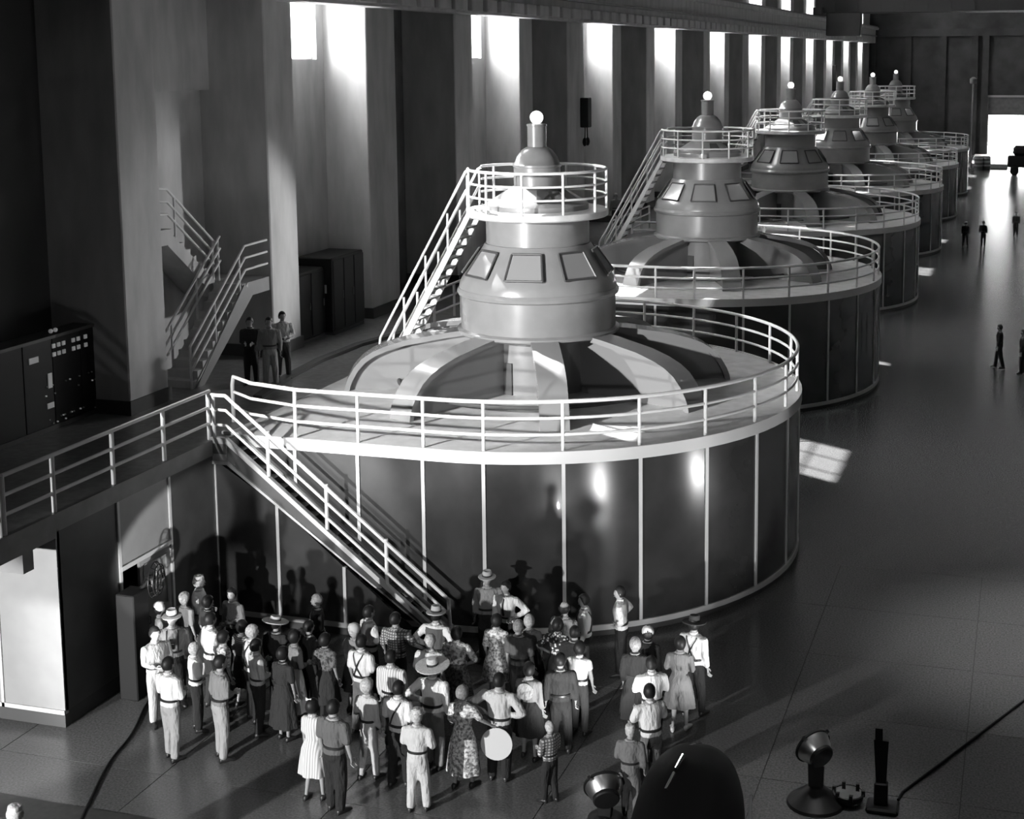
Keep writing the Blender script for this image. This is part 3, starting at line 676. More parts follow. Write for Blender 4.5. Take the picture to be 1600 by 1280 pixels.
PEOPLE = [
 (-15.11, 22.0, 0, 1.858, 330, 'm', 'light', 'long', 'tan', 'dark', None, 'forward', 'forward', None, 'man in pale shirt and light trousers looking back, outermost by the dark box'),
 (-15.2, 22.68, 0, 1.879, 300, 'm', 'grey', 'long', 'black', 'dark', 'fedora', 'down', 'chest', 'braces', 'man in light hat and grey shirt with braces, facing the camera with a folding camera'),
 (-15.92, 23.37, 0, 1.728, 40, 'w', 'grey', 'short', 'dark', 'dark', 'cloche', 'down', 'down', None, 'woman in white close hat and grey blouse beside the open door'),
 (-15.75, 23.92, 0, 1.728, 80, 'w', 'grey', 'short', 'dark', 'blond', None, 'down', 'down', None, 'fair-haired woman in grey blouse, beside the person in white by the panel wall'),
 (-15.79, 24.49, 0, 1.879, 20, 'm', 'white', 'long', 'white', 'blond', 'cap', 'down', 'forward', None, 'tall person all in white with white cap before the panelled wall'),
 (-15.18, 23.84, 0, 1.75, 60, 'w', 'dark', 'short', 'dark', 'dark', None, 'down', 'forward', None, 'dark-haired woman in dark dress right of the person in white'),
 (-14.9, 24.34, 0, 1.772, 255, 'm', 'grey', 'long', 'black', 'dark', None, 'forward', 'down', None, 'man in grey shirt with his back to the stair wall, head bowed'),
 (-14.47, 22.83, 0, 1.879, 55, 'm', 'white', 'long', 'black', 'dark', None, 'down', 'akimbo', None, 'dark-haired man in bright white shirt, hand on hip, beside the fair-haired boy'),
 (-14.25, 21.93, 0, 1.685, 45, 'm', 'white', 'short', 'black', 'blond', None, 'down', 'forward', None, 'fair-haired boy in white shirt and dark trousers between two men on the left'),
 (-14.08, 20.84, 0, 1.879, 75, 'm', 'white', 'long', 'tan', 'dark', None, 'forward', 'forward', None, 'man in striped white shirt and light trousers seen from behind, nearest the long floor cable'),
 (-13.24, 21.08, 0, 1.901, 55, 'm', 'grey', 'long', 'tan', 'dark', None, 'down', 'forward', None, 'man in plain grey shirt and light trousers seen from behind, holding out one hand'),
 (-13.46, 22.55, 0, 1.858, 50, 'm', 'white', 'long', 'black', 'blond', None, 'down', 'forward', 'braces', 'fair-haired man in white shirt left of the straw boater'),
 (-13.94, 23.03, 0, 1.706, 70, 'w', 'stripe', 'short', 'dark', 'dark', None, 'down', 'down', None, 'woman in striped dark blouse behind the fair-haired man in white shirt'),
 (-13.09, 22.11, 0, 1.814, 50, 'm', 'light', 'long', 'black', 'dark', None, 'down', 'forward', None, 'man in pale shirt with bent elbow, overlapping the fair-haired man in white'),
 (-13.24, 23.08, 0, 1.836, 80, 'm', 'dark', 'long', 'black', 'dark', 'boater', 'down', 'down', None, 'person in dark clothes wearing a flat straw boater'),
 (-14.02, 22.47, 0, 1.706, 60, 'w', 'floral', 'short', 'dark', 'dark', None, 'down', 'down', None, 'woman in floral grey dress behind the man in bright white shirt'),
 (-12.66, 22.68, 0, 1.793, 55, 'w', 'grey', 'long', 'whiteskirt', 'dark', None, 'down', 'forward', None, 'woman in grey blouse and long white skirt'),
 (-13.1, 24.43, 0, 1.792, 215, 'm', 'dark', 'long', 'black', 'grey', None, 'forward', 'down', None, 'old man in dark suit turned to the left against the stair wall'),
 (-12.09, 22.78, 0, 1.75, 85, 'w', 'speck', 'short', 'dark', 'dark', None, 'down', 'down', None, 'woman in dark speckled dress below the old man in dark suit'),
 (-12.68, 23.25, 0, 1.75, 70, 'm', 'dark', 'long', 'black', 'dark', None, 'down', 'down', None, 'dark-clothed person left of the woman in the dark speckled dress'),
 (-11.8, 23.4, 0, 1.728, 70, 'w', 'grey', 'short', 'dark', 'blond', 'cloche', 'down', 'down', None, 'woman in pale close hat and grey blouse behind the man with crossed braces'),
 (-11.75, 23.97, 0, 1.879, 50, 'm', 'white', 'short', 'black', 'dark', None, 'down', 'forward', None, 'man in white short-sleeved shirt standing just under the foot of the long stair'),
 (-11.3, 22.68, 0, 1.858, 75, 'm', 'white', 'short', 'mid', 'dark', None, 'down', 'forward', 'braces', 'man in white shirt with crossed dark braces and grey trousers'),
 (-11.15, 23.84, 0, 1.858, 85, 'm', 'plaid', 'short', 'black', 'dark', None, 'down', 'out', None, 'man in checked shirt holding out a white hat'),
 (-10.45, 24.1, 0, 1.901, 85, 'm', 'white', 'long', 'black', 'dark', 'fedora', 'akimbo', 'akimbo', 'vest', 'man in pale hat and dark waistcoat over white sleeves, by the foot of the stair'),
 (-10.11, 23.02, 0, 1.858, 90, 'm', 'white', 'short', 'black', 'blond', None, 'down', 'down', None, 'fair-haired man in white shirt in front of the man in waistcoat'),
 (-9.86, 23.68, 0, 1.771, 90, 'w', 'floral', 'short', 'floralskirt', 'dark', None, 'down', 'akimbo', None, 'stout woman in pale floral blouse and darker floral skirt'),
 (-10.47, 22.19, 0, 1.879, 85, 'm', 'stripe2', 'long', 'black', 'dark', None, 'down', 'down', None, 'dark-haired man in loose white striped shirt behind the man with one strap'),
 (-9.54, 21.83, 0, 1.922, 88, 'm', 'white', 'long', 'tan', 'dark', 'straw', 'akimbo', 'down', 'belt', 'man in wide straw hat and white shirt with a hand on his hip'),
 (-9.85, 21.07, 0, 1.858, 80, 'm', 'white', 'short', 'black', 'dark', None, 'forward', 'forward', 'strap', 'dark-haired man in white shirt with one dark diagonal strap'),
 (-10.45, 21.14, 0, 1.793, 80, 'w', 'light', 'long', 'lighttrousers', 'blond', None, 'forward', 'down', None, 'slim woman with pale headscarf in light blouse and light trousers'),
 (-10.5, 20.02, 0, 1.922, 75, 'm', 'dgrey', 'short', 'black', 'dark', None, 'down', 'down', None, 'big man in dark shirt with bare forearms, face turned left'),
 (-11.01, 20.27, 0, 1.75, 80, 'w', 'stripe2', 'short', 'stripeskirt', 'dark', None, 'down', 'down', 'bow', 'slim woman in striped white dress with a white bow in her dark hair'),
 (-9.21, 20.41, 0, 1.75, 90, 'm', 'tanl', 'short', 'tanl', 'blond', 'cap', 'forward', 'forward', None, 'person in pale overalls and cap, nearest the camera'),
 (-8.79, 21.32, 0, 1.793, 85, 'w', 'floral', 'short', 'paleskirt', 'grey', None, 'forward', 'out', None, 'woman in long pale floral dress reaching for a large white hat'),
 (-8.3, 21.72, 0, 1.901, 88, 'm', 'light', 'long', 'black', 'dark', None, 'akimbo', 'akimbo', None, 'broad man in pale shirt with both elbows out'),
 (-9.38, 24.5, 0, 1.75, 90, 'w', 'floral', 'short', 'paleskirt', 'dark', None, 'down', 'down', None, 'dark-haired woman in white print dress below the two guides'),
 (-8.79, 24.13, 0, 1.858, 85, 'm', 'dgrey', 'short', 'black', 'grey', None, 'down', 'down', None, 'grey-haired man in dark short-sleeved shirt right of the white print dress'),
 (-8.8, 24.71, 0, 1.728, 100, 'w', 'grey', 'short', 'dark', 'blond', None, 'down', 'down', None, 'fair-haired person half hidden behind the grey-haired man'),
 (-10.25, 26.31, 0, 1.833, 285, 'm', 'grey', 'long', 'black', 'dark', 'fedora', 'akimbo', 'down', None, 'guide in wide-brimmed hat facing the crowd before the casing'),
 (-9.75, 26.03, 0, 1.833, 262, 'm', 'white', 'long', 'black', 'dark', None, 'akimbo', 'down', 'tie', 'guide in white shirt and dark necktie with a hand on his hip, facing the crowd'),
 (-8.27, 25.23, 0, 1.836, 80, 'm', 'grey', 'short', 'black', 'bald', None, 'down', 'down', None, 'balding man in grey shirt standing close to the casing'),
 (-8.03, 25.8, 0, 1.813, 190, 'm', 'white', 'long', 'black', 'dark', None, 'down', 'down', 'braces', 'man in white shirt and braces facing left before the casing'),
 (-7.44, 26.34, 0, 1.833, 185, 'm', 'white', 'long', 'black', 'dark', None, 'akimbo', 'akimbo', None, 'dark-haired man in white shirt facing left, rightmost of those before the casing'),
 (-8.2, 24.61, 0, 1.75, 85, 'w', 'spots', 'short', 'dark', 'dark', None, 'akimbo', 'down', None, 'woman in dark blouse with white spots'),
 (-7.75, 24.25, 0, 1.793, 85, 'm', 'dark', 'long', 'black', 'dark', None, 'down', 'down', None, 'dark-clothed man right of the spotted blouse'),
 (-7.49, 23.73, 0, 1.75, 85, 'w', 'white', 'tee', 'mid2', 'dark', None, 'down', 'down', None, 'woman in white short-sleeved top and dark trousers'),
 (-7.59, 22.93, 0, 1.836, 110, 'm', 'dark', 'long', 'black', 'dark', None, 'down', 'down', None, 'man in black suit just left of the woman in white top'),
 (-8.05, 22.56, 0, 1.771, 88, 'w', 'grey', 'long', 'dark', 'dark', None, 'down', 'down', 'backhat', 'woman in dark dress with a white hat hanging on her back'),
 (-7.24, 21.26, 0, 1.404, 150, 'm', 'plaid', 'long', 'black', 'blond', None, 'forward', 'forward', None, 'fair-haired child in checked shirt'),
 (-6.55, 24.08, 0, 1.771, 95, 'w', 'black', 'long', 'dark', 'grey', None, 'down', 'down', None, 'grey-haired woman in long black coat'),
 (-6.46, 24.65, 0, 1.771, 85, 'w', 'black', 'long', 'dark', 'dark', 'turban', 'down', 'down', None, 'woman in white turban and dark dress'),
 (-5.99, 23.12, 0, 1.879, 115, 'm', 'white', 'long', 'black', 'dark', None, 'folded', 'folded', None, 'dark-haired man in white shirt with folded arms, behind another'),
 (-5.73, 22.03, 0, 1.879, 130, 'm', 'white', 'short', 'mid', 'dark', None, 'folded', 'folded', None, 'man in white shirt and grey trousers with folded arms, nearer of two alike'),
 (-5.77, 24.33, 0, 1.793, 92, 'w', 'mid', 'short', 'midskirt', 'dark', None, 'forward', 'forward', None, 'woman in plain mid-grey dress and pale shoes on the right of the crowd'),
 (-5.67, 24.99, 0, 1.901, 75, 'm', 'white', 'long', 'black', 'dark', 'widehat', 'down', 'down', 'braces', 'man in wide dark hat and white shirt at the right end of the crowd'),
 (-5.85, 21.23, 0, 1.534, 95, 'm', 'mid', 'long', 'mid', 'blond', 'cap', 'forward', 'down', None, 'child in grey overalls and light cap beside the round floodlight'),
 (-12.53, 22.03, 0, 1.75, 75, 'w', 'dark', 'short', 'dark', 'dark', None, 'down', 'down', None, 'woman in dark dress left of the long white skirt'),
 (-3.75, 94.68, 0, 1.618, 85, 'm', 'black', 'long', 'black', 'dark', 'cap', 'down', 'down', None, 'left walker of the far pair, in dark clothes and light cap, on the hall floor'),
 (-2.66, 95.17, 0, 1.637, 95, 'm', 'black', 'long', 'black', 'dark', None, 'down', 'down', None, 'right walker of the far pair, in dark clothes, on the hall floor'),
 (-0.7, 101.15, 0, 1.637, 270, 'm', 'black', 'long', 'black', 'dark', 'darkcap', 'down', 'down', None, 'lone man in dark clothes far down the hall floor'),
 (-0.86, 57.68, 0, 1.74, 180, 'm', 'black', 'long', 'black', 'dark', None, 'down', 'down', None, 'dark man walking on the open floor beyond the first generator'),
 (0.01, 56.82, 0, 1.74, 180, 'm', 'black', 'long', 'black', 'dark', None, 'down', 'down', None, 'dark man half out of the picture on the open floor at the right'),
 (-18.52, 31.55, 4.07, 1.72, 290, 'm', 'dark', 'long', 'black', 'dark', None, 'forward', 'forward', None, 'man in dark jacket on the gallery below the concrete stair'),
 (-17.95, 31.48, 4.07, 1.76, 300, 'm', 'grey', 'long', 'tan', 'dark', None, 'down', 'down', 'belt', 'man in grey shirt and light trousers on the gallery by the pier'),
 (-18.14, 32.48, 4.07, 1.72, 300, 'm', 'light', 'long', 'mid2', 'dark', None, 'forward', 'forward', None, 'man in pale shirt against the pier on the gallery'),
 (-18.62, 65.14, 4.07, 1.74, 120, 'm', 'grey', 'long', 'dark', 'grey', 'cap', 'down', 'down', None, 'man in light cap on the gallery behind the first generator'),
 (-13.33, 15.92, 0, 1.836, 80, 'm', 'dark', 'long', 'black', 'blond', 'cap', 'down', 'down', None, 'person in white cap at the bottom left corner beyond the dark floor strip'),
]
# ---------------------------------------------------------------- people
CLOTH = dict(white='white', light='light', grey='grey', dgrey='dgrey', mid='mid', mid2='mid2', dark='dark', black='black_cloth', tan='tan', tanl='light', plaid='plaid', stripe='stripe', stripe2='stripe2', floral='floral', speck='speck', spots='spots',
             whiteskirt='white', midskirt='mid', paleskirt='floral', floralskirt='speck', stripeskirt='stripe2', lighttrousers='light')
HAIR = dict(dark='hair_dark', blond='hair_blond', grey='hair_grey', bald='hair_dark')
ARMS = dict(down=((.138, -.012, .645), (.143, .03, .51)), akimbo=((.232, -.05, .68), (.112, .03, .6)), forward=((.145, .0, .645), (.06, .115, .63)),
            folded=((.15, .045, .665), (-.02, .105, .70)), behind=((.15, -.06, .65), (.03, -.09, .56)), chest=((.155, .03, .66), (.04, .125, .70)), out=((.19, .04, .68), (.265, .13, .60)))
PENDING = []
def ell(cx, cy, z, rx, ry, k=16): return [(cx+rx*cos(2*pi*i/k), cy+ry*sin(2*pi*i/k), z) for i in range(k)]
def limb(m, pts, rad, n=3, k=10):
    """a tapering limb through joints, rounded at both ends"""
    P_, R_ = [], []
    for i in range(len(pts)-1):
        a, b = Vector(pts[i]), Vector(pts[i+1])
        for j in range(n): P_.append(a.lerp(b, j/n)); R_.append(rad[i]+(rad[i+1]-rad[i])*j/n)
    P_.append(Vector(pts[-1])); R_.append(rad[-1])
    d0 = (P_[0]-P_[1]).normalized(); d1 = (P_[-1]-P_[-2]).normalized()
    P_ = [P_[0]+d0*R_[0]*.6]+P_+[P_[-1]+d1*R_[-1]*.6]; R_ = [R_[0]*.55]+R_+[R_[-1]*.55]
    m.tube(P_, R_, k)
def remesh(mb, h, voxel, name, mats, parent, root_loc, rz, extra=None, smooth_it=4):
    me = bpy.data.meshes.new(name); me.from_pydata([(x*h, y*h, z*h) for x, y, z in mb.v], [], mb.f)
    bm = bmesh.new(); bm.from_mesh(me); bmesh.ops.recalc_face_normals(bm, faces=bm.faces); bm.to_mesh(me); bm.free()
    o = bpy.data.objects.new(name, me); COL.objects.link(o)
    md = o.modifiers.new('r', 'REMESH'); md.mode = 'VOXEL'; md.voxel_size = voxel
    sm = o.modifiers.new('s', 'SMOOTH'); sm.factor = .5; sm.iterations = smooth_it
    PENDING.append((o, mats, extra))
    if parent is not None: o.parent = parent
    else: o.location = root_loc; o.rotation_euler = (0, 0, rz)
    return o
def build_person(x, y, zb, h, heading, sex, shirt, sleeve, bottom, hair, hat, aL, aR, extra, label, idx):
    rnd = random.Random(100+idx)
    w = 1.0 if sex == 'm' else .9
    if 'stout' in label or 'broad' in label or 'big man' in label: w *= 1.1
    if 'slim' in label: w *= .92
    if h < 1.5: w *= 1.0
    skirt = sex == 'w' and bottom not in ('tan', 'mid2', 'lighttrousers')
    lean = rnd.uniform(-.006, .012); turn = R(rnd.uniform(-22, 22))
    st = rnd.uniform(.045, .075); step = rnd.uniform(-.035, .045); wt = rnd.uniform(-.012, .012)
    if 'walker' in label or 'walking' in label: step = .09
    sh = .112*w
    torso = [(.46, .083, .062, 0), (.50, .094*(1.04 if sex == 'w' else 1), .068, -.004), (.55, .088, .062, -.004), (.61, .076 if sex == 'w' else .083, .055, 0), (.67, .086, .062, .003), (.73, .098, .068, .004), (.775, .104, .062, 0), (.81, .098, .048, -.004), (.835, .062, .04, -.006), (.85, .038, .036, -.004)]
    def TX(z): return wt*(1-abs(z-.5)*1.5)
    def rings(z0, z1, add, top=None):
        out = []
        for z, rx, ry, oy in torso:
            if z0 <= z <= z1: out.append(ell(TX(z), oy+lean*(z-.5)*4, z, rx*w+add, ry*w+add))
        return out
    hips = {s: Vector((s*.047*w+TX(.49), 0, .485)) for s in (-1, 1)}
    knee = {s: Vector((s*(.045*w+st*.25), s*step*.5+.012, .272)) for s in (-1, 1)}
    ank = {s: Vector((s*(.035+st*.5), s*step-.008, .045)) for s in (-1, 1)}
    shl = {s: Vector((s*sh, -.004+lean*1.2, .80)) for s in (-1, 1)}
    arm = {}
    for s, nm in ((-1, aL), (1, aR)):
        e, q = ARMS[nm]; j = lambda: rnd.uniform(-.012, .012)
        arm[s] = (Vector((s*e[0]*w+j(), e[1]+j(), e[2]+j())), Vector((s*q[0]*w, q[1]+j(), q[2]+j()*.5+(.02 if nm == 'folded' and s > 0 else 0))))
    # the body: one surface from voxel-merged lofts
    b = MB(); b.loft(rings(.46, .86, 0))
    hc = Vector((TX(.9), .006+lean*1.6, .928)); ht = Matrix.Rotation(turn, 3, 'Z')
    limb(b, [(TX(.84), -.004+lean*1.4, .825), hc+Vector((0, -.008, -.04))], [.036*w**.5, .032], 2)
    sk = []
    for i in range(9):
        t = i/8; z = -.071+.143*t
        rr = max(.08, math.sin(pi*min(1, max(0, .06+.88*t))))**.55
        jw = .74+.26*min(1, max(0, (t-.12)*2.4)); oy = .004-.010*t+.006*(1-t)
        sk.append([tuple(hc+ht@Vector((  .0485*rr*jw*cos(2*pi*k/14), oy+(.057*rr*(.86+.14*min(1, t*2)))*sin(2*pi*k/14), z))) for k in range(14)])
    b.loft(sk)
    def hp(x_, y_, z_): return hc+ht@Vector((x_, y_, z_))
    b.hull([hp(-.009, .05, -.022), hp(.009, .05, -.022), hp(.004, .052, .012), hp(-.004, .052, .012)], [hp(-.005, .071, -.017), hp(.005, .071, -.017), hp(.003, .059, .008), hp(-.003, .059, .008)])
    for s in (-1, 1): b.ball(hp(s*.05, -.004, -.004), (.008, .014, .02), 8, 6)
    for s in (-1, 1):
        limb(b, [shl[s], arm[s][0], arm[s][1]], [.031*w, .0245*w, .0165*w])
        d = (arm[s][1]-arm[s][0]).normalized(); c = arm[s][1]+d*.03
        if abs(arm[s][1].x) < .085: c += Vector((-s*.012, .012, 0))
        up_ = Vector((0, 0, 1)) if abs(d.z) < .7 else Vector((0, 1, 0))
        u = (up_-d*up_.dot(d)).normalized(); n_ = d.cross(u)
        a0 = arm[s][1]
        b.loft([[tuple(a0+d*t+u*(uu*wd)+n_*(nn*.0085)) for uu, nn in ((-1, -.7), (0, -1), (1, -.7), (1, .7), (0, 1), (-1, .7))] for t, wd in ((-.005, .014), (.02, .021), (.045, .024), (.058, .022))])
        arm[s] = arm[s]+(d, u, n_)
        limb(b, [hips[s], knee[s], ank[s]], [.052*w, .034*w, .021*w])
        f = ank[s]
        b.loft([[tuple(Vector((f.x+s*.25*max(0, t)+rx*cos(2*pi*k/10), f.y+t, max(.004, cz+rz_*sin(2*pi*k/10)))) ) for k in range(10)] for t, rx, rz_, cz in ((-.028, .012, .014, .02), (-.012, .02, .03, .03), (.03, .023, .022, .024), (.075, .026, .014, .016), (.098, .016, .009, .012))])
    fing = MB()
    for s in (-1, 1):
        e, q, d, u, n_ = arm[s]
        curl = n_*s*(1 if d.cross(n_*s).length > 0 else -1)
        for j, (o_, ln) in enumerate(((-.018, .03), (-.006, .038), (.006, .041), (.018, .036))):
            p0 = q+d*.05+u*o_; p1 = p0+d*ln*.5+curl*.005; p2 = p1+d*ln*.38+curl*.014; fing.tube([p0, p1, p2, p2+d*ln*.08+curl*.012], [.0062, .0058, .005, .0036], 6)
        p0 = q+d*.012+u*.016; p1 = p0+d*.018+u*.016+curl*.004; fing.tube([p0, p1, p1+d*.022+u*.002+curl*.006], [.0075, .0068, .005], 6)
    ex = [(fing, 0)]
    ey = MB()
    for s in (-1, 1): ey.ball(hp(s*.019, .0515, .004), (.0075, .004, .0045), 6, 4)
    ex.append((ey, 1)); lp = MB(); lp.ball(hp(0, .053, -.04), (.014, .004, .004), 8, 4); ex.append((lp, 2))
    rz = R(heading)-pi/2
    body = remesh(b, h, .021 if h < 1.55 else .0235, 'person', ['skin', 'eye', 'lip'], None, (x, y, zb), rz, [(m_, i_, h) for m_, i_ in ex], 2)
    tag(body, label, 'person', GROUP_OF(label))
    # upper garment
    g_ = MB(); lo = .455 if extra == 'coat' or (skirt and bottom == shirt) else .52
    g_.loft([ell(TX(.5), -.004, .535, .093*w+.012, .066*w+.013)]+[r for r in rings(.55, .84, .0135)])
    for s in (-1, 1):
        e, q = arm[s][0], arm[s][1]
        if sleeve == 'long': limb(g_, [shl[s], e, e.lerp(q, .86)], [.043*w, .036*w, .028*w])
        elif sleeve == 'short': limb(g_, [shl[s], shl[s].lerp(e, .92)], [.043*w, .04*w])
        else: limb(g_, [shl[s], shl[s].lerp(e, .5)], [.042*w, .041*w])
        if sleeve == 'long' and rnd.random() < .0: pass
    remesh(g_, h, .026, 'blouse' if sex == 'w' else 'shirt', [CLOTH[shirt]], body, None, 0)
    # collar
    MB().lathe([(.04*h, .838*h), (.043*h, .842*h), (.039*h, .858*h), (.034*h, .858*h)], 14, (TX(.84)*h, (-.004+lean*1.3)*h, 0)).build('collar', CLOTH[shirt], body, smooth=60)
    bm_ = CLOTH[bottom]
    if skirt:
        kk = 28; rg = []
        hem = .16 if 'long' in label else .27
        for t, f0 in ((0, .0), (.12, .1), (.3, .35), (.6, .75), (1, 1)):
            z = .615+(hem-.615)*t
            base = .079*w+.012+(.055 if t > .05 else 0)*min(1, t*3)*.55+.05*t
            rg.append([((base*(1+.10*f0*math.sin(7*2*pi*i/kk+idx)))*cos(2*pi*i/kk)+TX(z), (base*.74*(1+.10*f0*math.sin(7*2*pi*i/kk+idx)))*sin(2*pi*i/kk)-.003, z) for i in range(kk)])
        rg.append([(p[0]*.93, p[1]*.93, p[2]+.004) for p in rg[-1]]); 
        o = MB().loft([[(p[0]*h, p[1]*h, p[2]*h) for p in r] for r in rg]).build('skirt', bm_, body, smooth=70)
    else:
        t_ = MB(); t_.loft([ell(TX(.46), 0, .455, .085*w, .06*w), ell(TX(.5), -.004, .5, .094*w+.009, .068*w+.009), ell(TX(.55), -.004, .555, .088*w+.008, .062*w+.009), ell(TX(.6), -.002, .598, .082*w+.008, .056*w+.008)])
        for s in (-1, 1): limb(t_, [hips[s], knee[s], ank[s]+Vector((0, .004, .0))], [.062*w, .05*w, .04*w], 4)
        remesh(t_, h, .026, 'trousers', [bm_], body, None, 0)
        MB().loft([ell(TX(.6), -.002, z, .083*w+.014+a, .058*w+.014+a, 20) for z, a in ((.585, 0), (.588, .003), (.606, .003), (.609, 0))]).build('belt', 'leather', body, smooth=40).scale = (h, h, h)
    for s in (-1, 1):
        f = ank[s]
        sm_ = MB().loft([[tuple(Vector((f.x+s*.25*max(0, t)+rx*cos(2*pi*k/12), f.y+t, max(.002, cz+rz_*sin(2*pi*k/12))))*h) for k in range(12)] for t, rx, rz_, cz in ((-.036, .014, .018, .02), (-.02, .025, .03, .03), (.03, .028, .026, .026), (.08, .031, .018, .019), (.108, .018, .011, .013))])
        sm_.build('shoe', 'paleleather' if 'pale shoes' in label else 'leather', body, smooth=60)
    # hair
    if True:
        hm = MB(); big = 1.13 if sex == 'm' else 1.24
        rg = []
        for i in range(9):
            t = i/8; el = R(-58+148*t) if sex == 'w' else R(-38+128*t)
            row = []
            for k in range(16):
                a = 2*pi*k/16; fx, fy = cos(a), sin(a)
                face = max(0, fy); e2 = el
                low = R(28) if hair != 'bald' else R(60)
                lim = R(-58 if sex == 'w' else -38)+(low-R(-58 if sex == 'w' else -38))*min(1, face*1.7)
                if hair == 'bald': lim = R(-38)+R(20)*face
                hi_ = R(90) if hair != 'bald' else R(22)
                e2 = lim+(hi_-lim)*t
                wob = 1+.03*math.sin(3*a+idx+i)
                row.append(tuple((hc+ht@Vector((.0495*big*wob*cos(e2)*fx, -.006+.059*big*wob*cos(e2)*fy, .005+.068*(1.08 if sex == 'm' else 1.14)*math.sin(e2))))*h))
            rg.append(row)
        inner = [[tuple(Vector(p).lerp(hc*h, .16)) for p in r] for r in reversed(rg)]
        hm.loft(rg+inner, caps=False)
        n = len(hm.v); k = 16
        hm.f += [[(len(rg+inner)-1)*k+i, (len(rg+inner)-1)*k+(i+1) % k, (i+1) % k, i] for i in range(k)]
        hm.build('hair', HAIR[hair], body, smooth=70)
    # hats
    def hatat(prof_crown, brim, m_, tilt=0, band=True):
        hb = hc+ht@Vector((0, -.006, .03))
        pr = [(.03, 0), (brim, -.006 if brim > .07 else 0), (brim+.002, 0), (brim, .004), (.052, .008)]+prof_crown
        o = MB().lathe([(r*h, z*h) for r, z in pr], 22).build('hat', m_, body, smooth=40)
        o.location = hb*h; o.rotation_euler = (R(tilt), 0, turn)
        if band: MB().lathe([(.0535*h, .008*h), (.0545*h, .009*h), (.0545*h, .024*h), (.052*h, .026*h)], 22).build('hat_band', 'darkfelt' if m_ != 'darkfelt' else 'leather', o, smooth=40)
    if hat == 'fedora': hatat([(.053, .045), (.045, .07), (.02, .062)], .098, 'felt', -4)
    elif hat == 'widehat': hatat([(.053, .045), (.045, .066), (.02, .06)], .118, 'darkfelt', -6)
    elif hat == 'straw': hatat([(.053, .05), (.04, .068), (.01, .07)], .155, 'straw', 8)
    elif hat == 'boater': hatat([(.054, .045), (.052, .05), (.01, .051)], .135, 'straw', -12)
    elif hat in ('cap', 'darkcap'):
        hatat([(.055, .02), (.05, .042), (.025, .052)], .056, 'darkfelt' if hat == 'darkcap' else 'light', 0, False)
    elif hat in ('cloche', 'turban'):
        hb = hc+ht@Vector((0, -.008, .016)); m_ = MB()
        m_.lathe([(.058*h, -.03*h), (.064*h, -.01*h), (.064*h, .02*h), (.054*h, .045*h), (.03*h, .062*h), (.006*h, .066*h)], 18)
        o = m_.build('hat', 'plainwhite', body, smooth=60); o.location = hb*h
    # extras
    def back_line(zs, xs, r=.007, nm='braces', front=False):
        pts = []
        for z, x_ in zip(zs, xs):
            for i in range(len(torso)-1):
                if torso[i][0] <= z <= torso[i+1][0]:
                    f = (z-torso[i][0])/(torso[i+1][0]-torso[i][0]); rx = torso[i][1]+(torso[i+1][1]-torso[i][1])*f; ry = torso[i][2]+(torso[i+1][2]-torso[i][2])*f
            rx = rx*w+.017; ry = ry*w+.019; xx = max(-.95, min(.95, x_/rx)); sg = 1 if front else -1
            pts.append(((x_+TX(z))*h, (sg*ry*math.sqrt(1-xx*xx)+lean*(z-.5)*4)*h, z*h))
        MB().tube(pts, r*h, 6).build(nm, 'leather', body, smooth=60)
    zz = [.60, .64, .68, .72, .76, .80, .825]
    if extra == 'braces':
        for s in (-1, 1):
            back_line(zz, [s*v_ for v_ in (.05, .03, .008, -.01, -.028, -.05, -.056)])
            back_line(zz, [s*v_ for v_ in (.05, .052, .054, .056, .056, .056, .054)], front=True)
    if extra == 'strap': back_line(zz, [-.055, -.04, -.02, .0, .02, .045, .055], .008, 'strap')
    if extra == 'belt': pass
    if extra == 'tie': back_line([.63, .66, .70, .74, .78, .815], [.0, .002, .003, .002, 0, 0], .011, 'necktie', front=True)
    if extra == 'vest':
        vg = MB(); vg.loft([ell(TX(.5), -.004, .54, .093*w+.02, .066*w+.02)]+rings(.55, .82, .0195)); vg_ = [v__ for v__ in vg.v]
        vg.build('waistcoat', 'dgrey', body, smooth=60).scale = (h, h, h)
    if extra == 'bow':
        hb = hc+ht@Vector((-.02, -.03, .072)); o = MB()
        for s in (-1, 1): o.hull([(0, -.004, -.006), (0, .004, -.006), (0, .004, .006), (0, -.004, .006)], [(s*.03, -.006, -.016), (s*.03, .006, -.016), (s*.03, .006, .016), (s*.03, -.006, .016)])
        o = o.build('hair_bow', 'white', body); o.location = hb*h; o.scale = (h, h, h)
    if extra == 'backhat':
        o = MB().lathe([(.01, -.028), (.03, -.026), (.05, -.012), (.058, 0), (.085, .004), (.085, .01), (.03, .012)], 20).build('back_hat', 'light', body, smooth=50)
        o.scale = (h, h, h); o.location = (0, -.09*h, .74*h); o.rotation_euler = (R(88), 0, 0)
    HANDS[label] = [(arm[s][1]+arm[s][2]*.05)*h for s in (-1, 1)]
    return body
def GROUP_OF(label):
    if 'guide' in label: return 'guides in front of the casing'
    if 'gallery' in label: return 'men on the gallery'
    if 'walk' in label or 'hall floor' in label or 'open floor' in label: return 'men far down the hall'
    return 'visitors in the crowd'
HANDS = {}
for i_, row in enumerate(PEOPLE):
    b_ = build_person(*row, i_)
    b_.rotation_euler = (0, 0, R(row[4])-pi/2)
bpy.context.view_layer.update()
dg = bpy.context.evaluated_depsgraph_get()
done = []
for o, mats, extra in PENDING:
    me = bpy.data.meshes.new_from_object(o.evaluated_get(dg)); done.append((o, mats, extra, me))
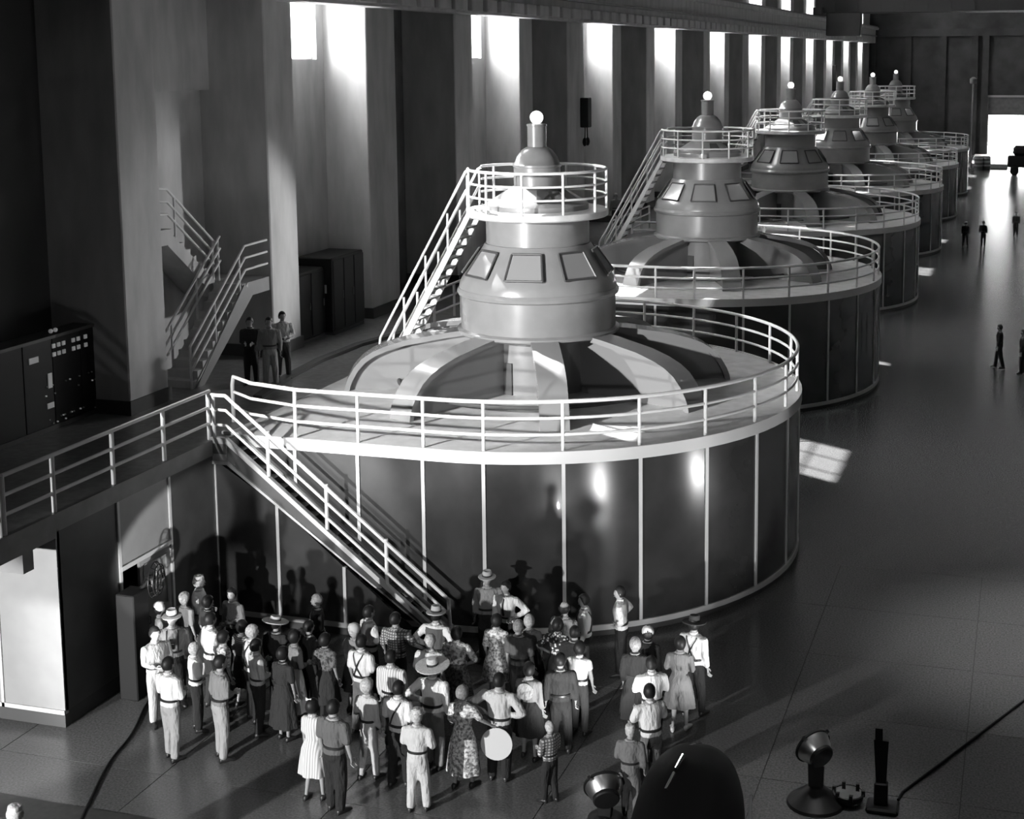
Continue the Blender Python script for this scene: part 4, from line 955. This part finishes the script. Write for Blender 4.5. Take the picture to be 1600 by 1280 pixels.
for o, mats, extra, me in done:
    o.modifiers.clear()
    if extra:
        bm = bmesh.new(); bm.from_mesh(me)
        for mb, mi, h in extra:
            vs = [bm.verts.new((x*h, y*h, z*h)) for x, y, z in mb.v]
            for f in mb.f:
                try: bm.faces.new([vs[k] for k in f]).material_index = mi
                except ValueError: pass
        bmesh.ops.recalc_face_normals(bm, faces=bm.faces); bm.to_mesh(me); bm.free()
    me.materials.clear()
    for m_ in mats: me.materials.append(M[m_])
    me.shade_smooth(); nm = o.name.split('.')[0]; o.data = me; me.name = nm
bpy.context.view_layer.update()
def hand(sub, side):
    r_ = [q for q in PEOPLE if sub in q[14]][0]
    return Vector((r_[0], r_[1], r_[2]))+Matrix.Rotation(R(r_[4])-pi/2, 3, 'Z')@HANDS[r_[14]][side]
def held_hat(p, rad, label, tilt, rz):
    o = MB().lathe([(.02, -.11), (.07, -.1), (.105, -.03), (.11, 0), (rad, .0), (rad+.005, .012), (rad, .02), (.05, .02)], 26).build('hat', 'plainwhite', smooth=40)
    o.location = p; o.rotation_euler = (R(tilt), 0, R(rz)); tag(o, label, 'hat', 'hats held in the hand')
p = hand('reaching for a large white hat', 1); held_hat(p+Vector((.04, -.06, -.26)), .27, 'large white sun hat held at arm\'s length by the woman in the pale floral dress', 82, 8)
p = hand('checked shirt holding out', 1); held_hat(p+Vector((.03, -.03, -.1)), .15, 'small white hat held out by the man in the checked shirt', 70, 0)
p = hand('with braces, facing the camera', 1)
c = empty('camera', p+Vector((-.03, -.08, .0)), R(20), label='black folding camera with bright metal front held by the man in light hat and braces', cat='camera')
box(-.13, .13, -.03, .03, -.06, .07).build('body', 'leather', c, bevel=.01)
box(-.12, .12, -.034, -.03, .04, .055).build('trim', 'chrome', c)
box(-.05, .05, -.08, -.03, -.04, .03).build('bellows', 'leather', c)
MB().lathe([(.03, 0), (.03, .02), (.02, .025)], 14).build('lens', 'chrome', c, smooth=40)
l_ = [o for o in c.children if o.name.startswith('lens')][0]; l_.rotation_euler = (R(90), 0, 0); l_.location = (0, -.08, -.005)
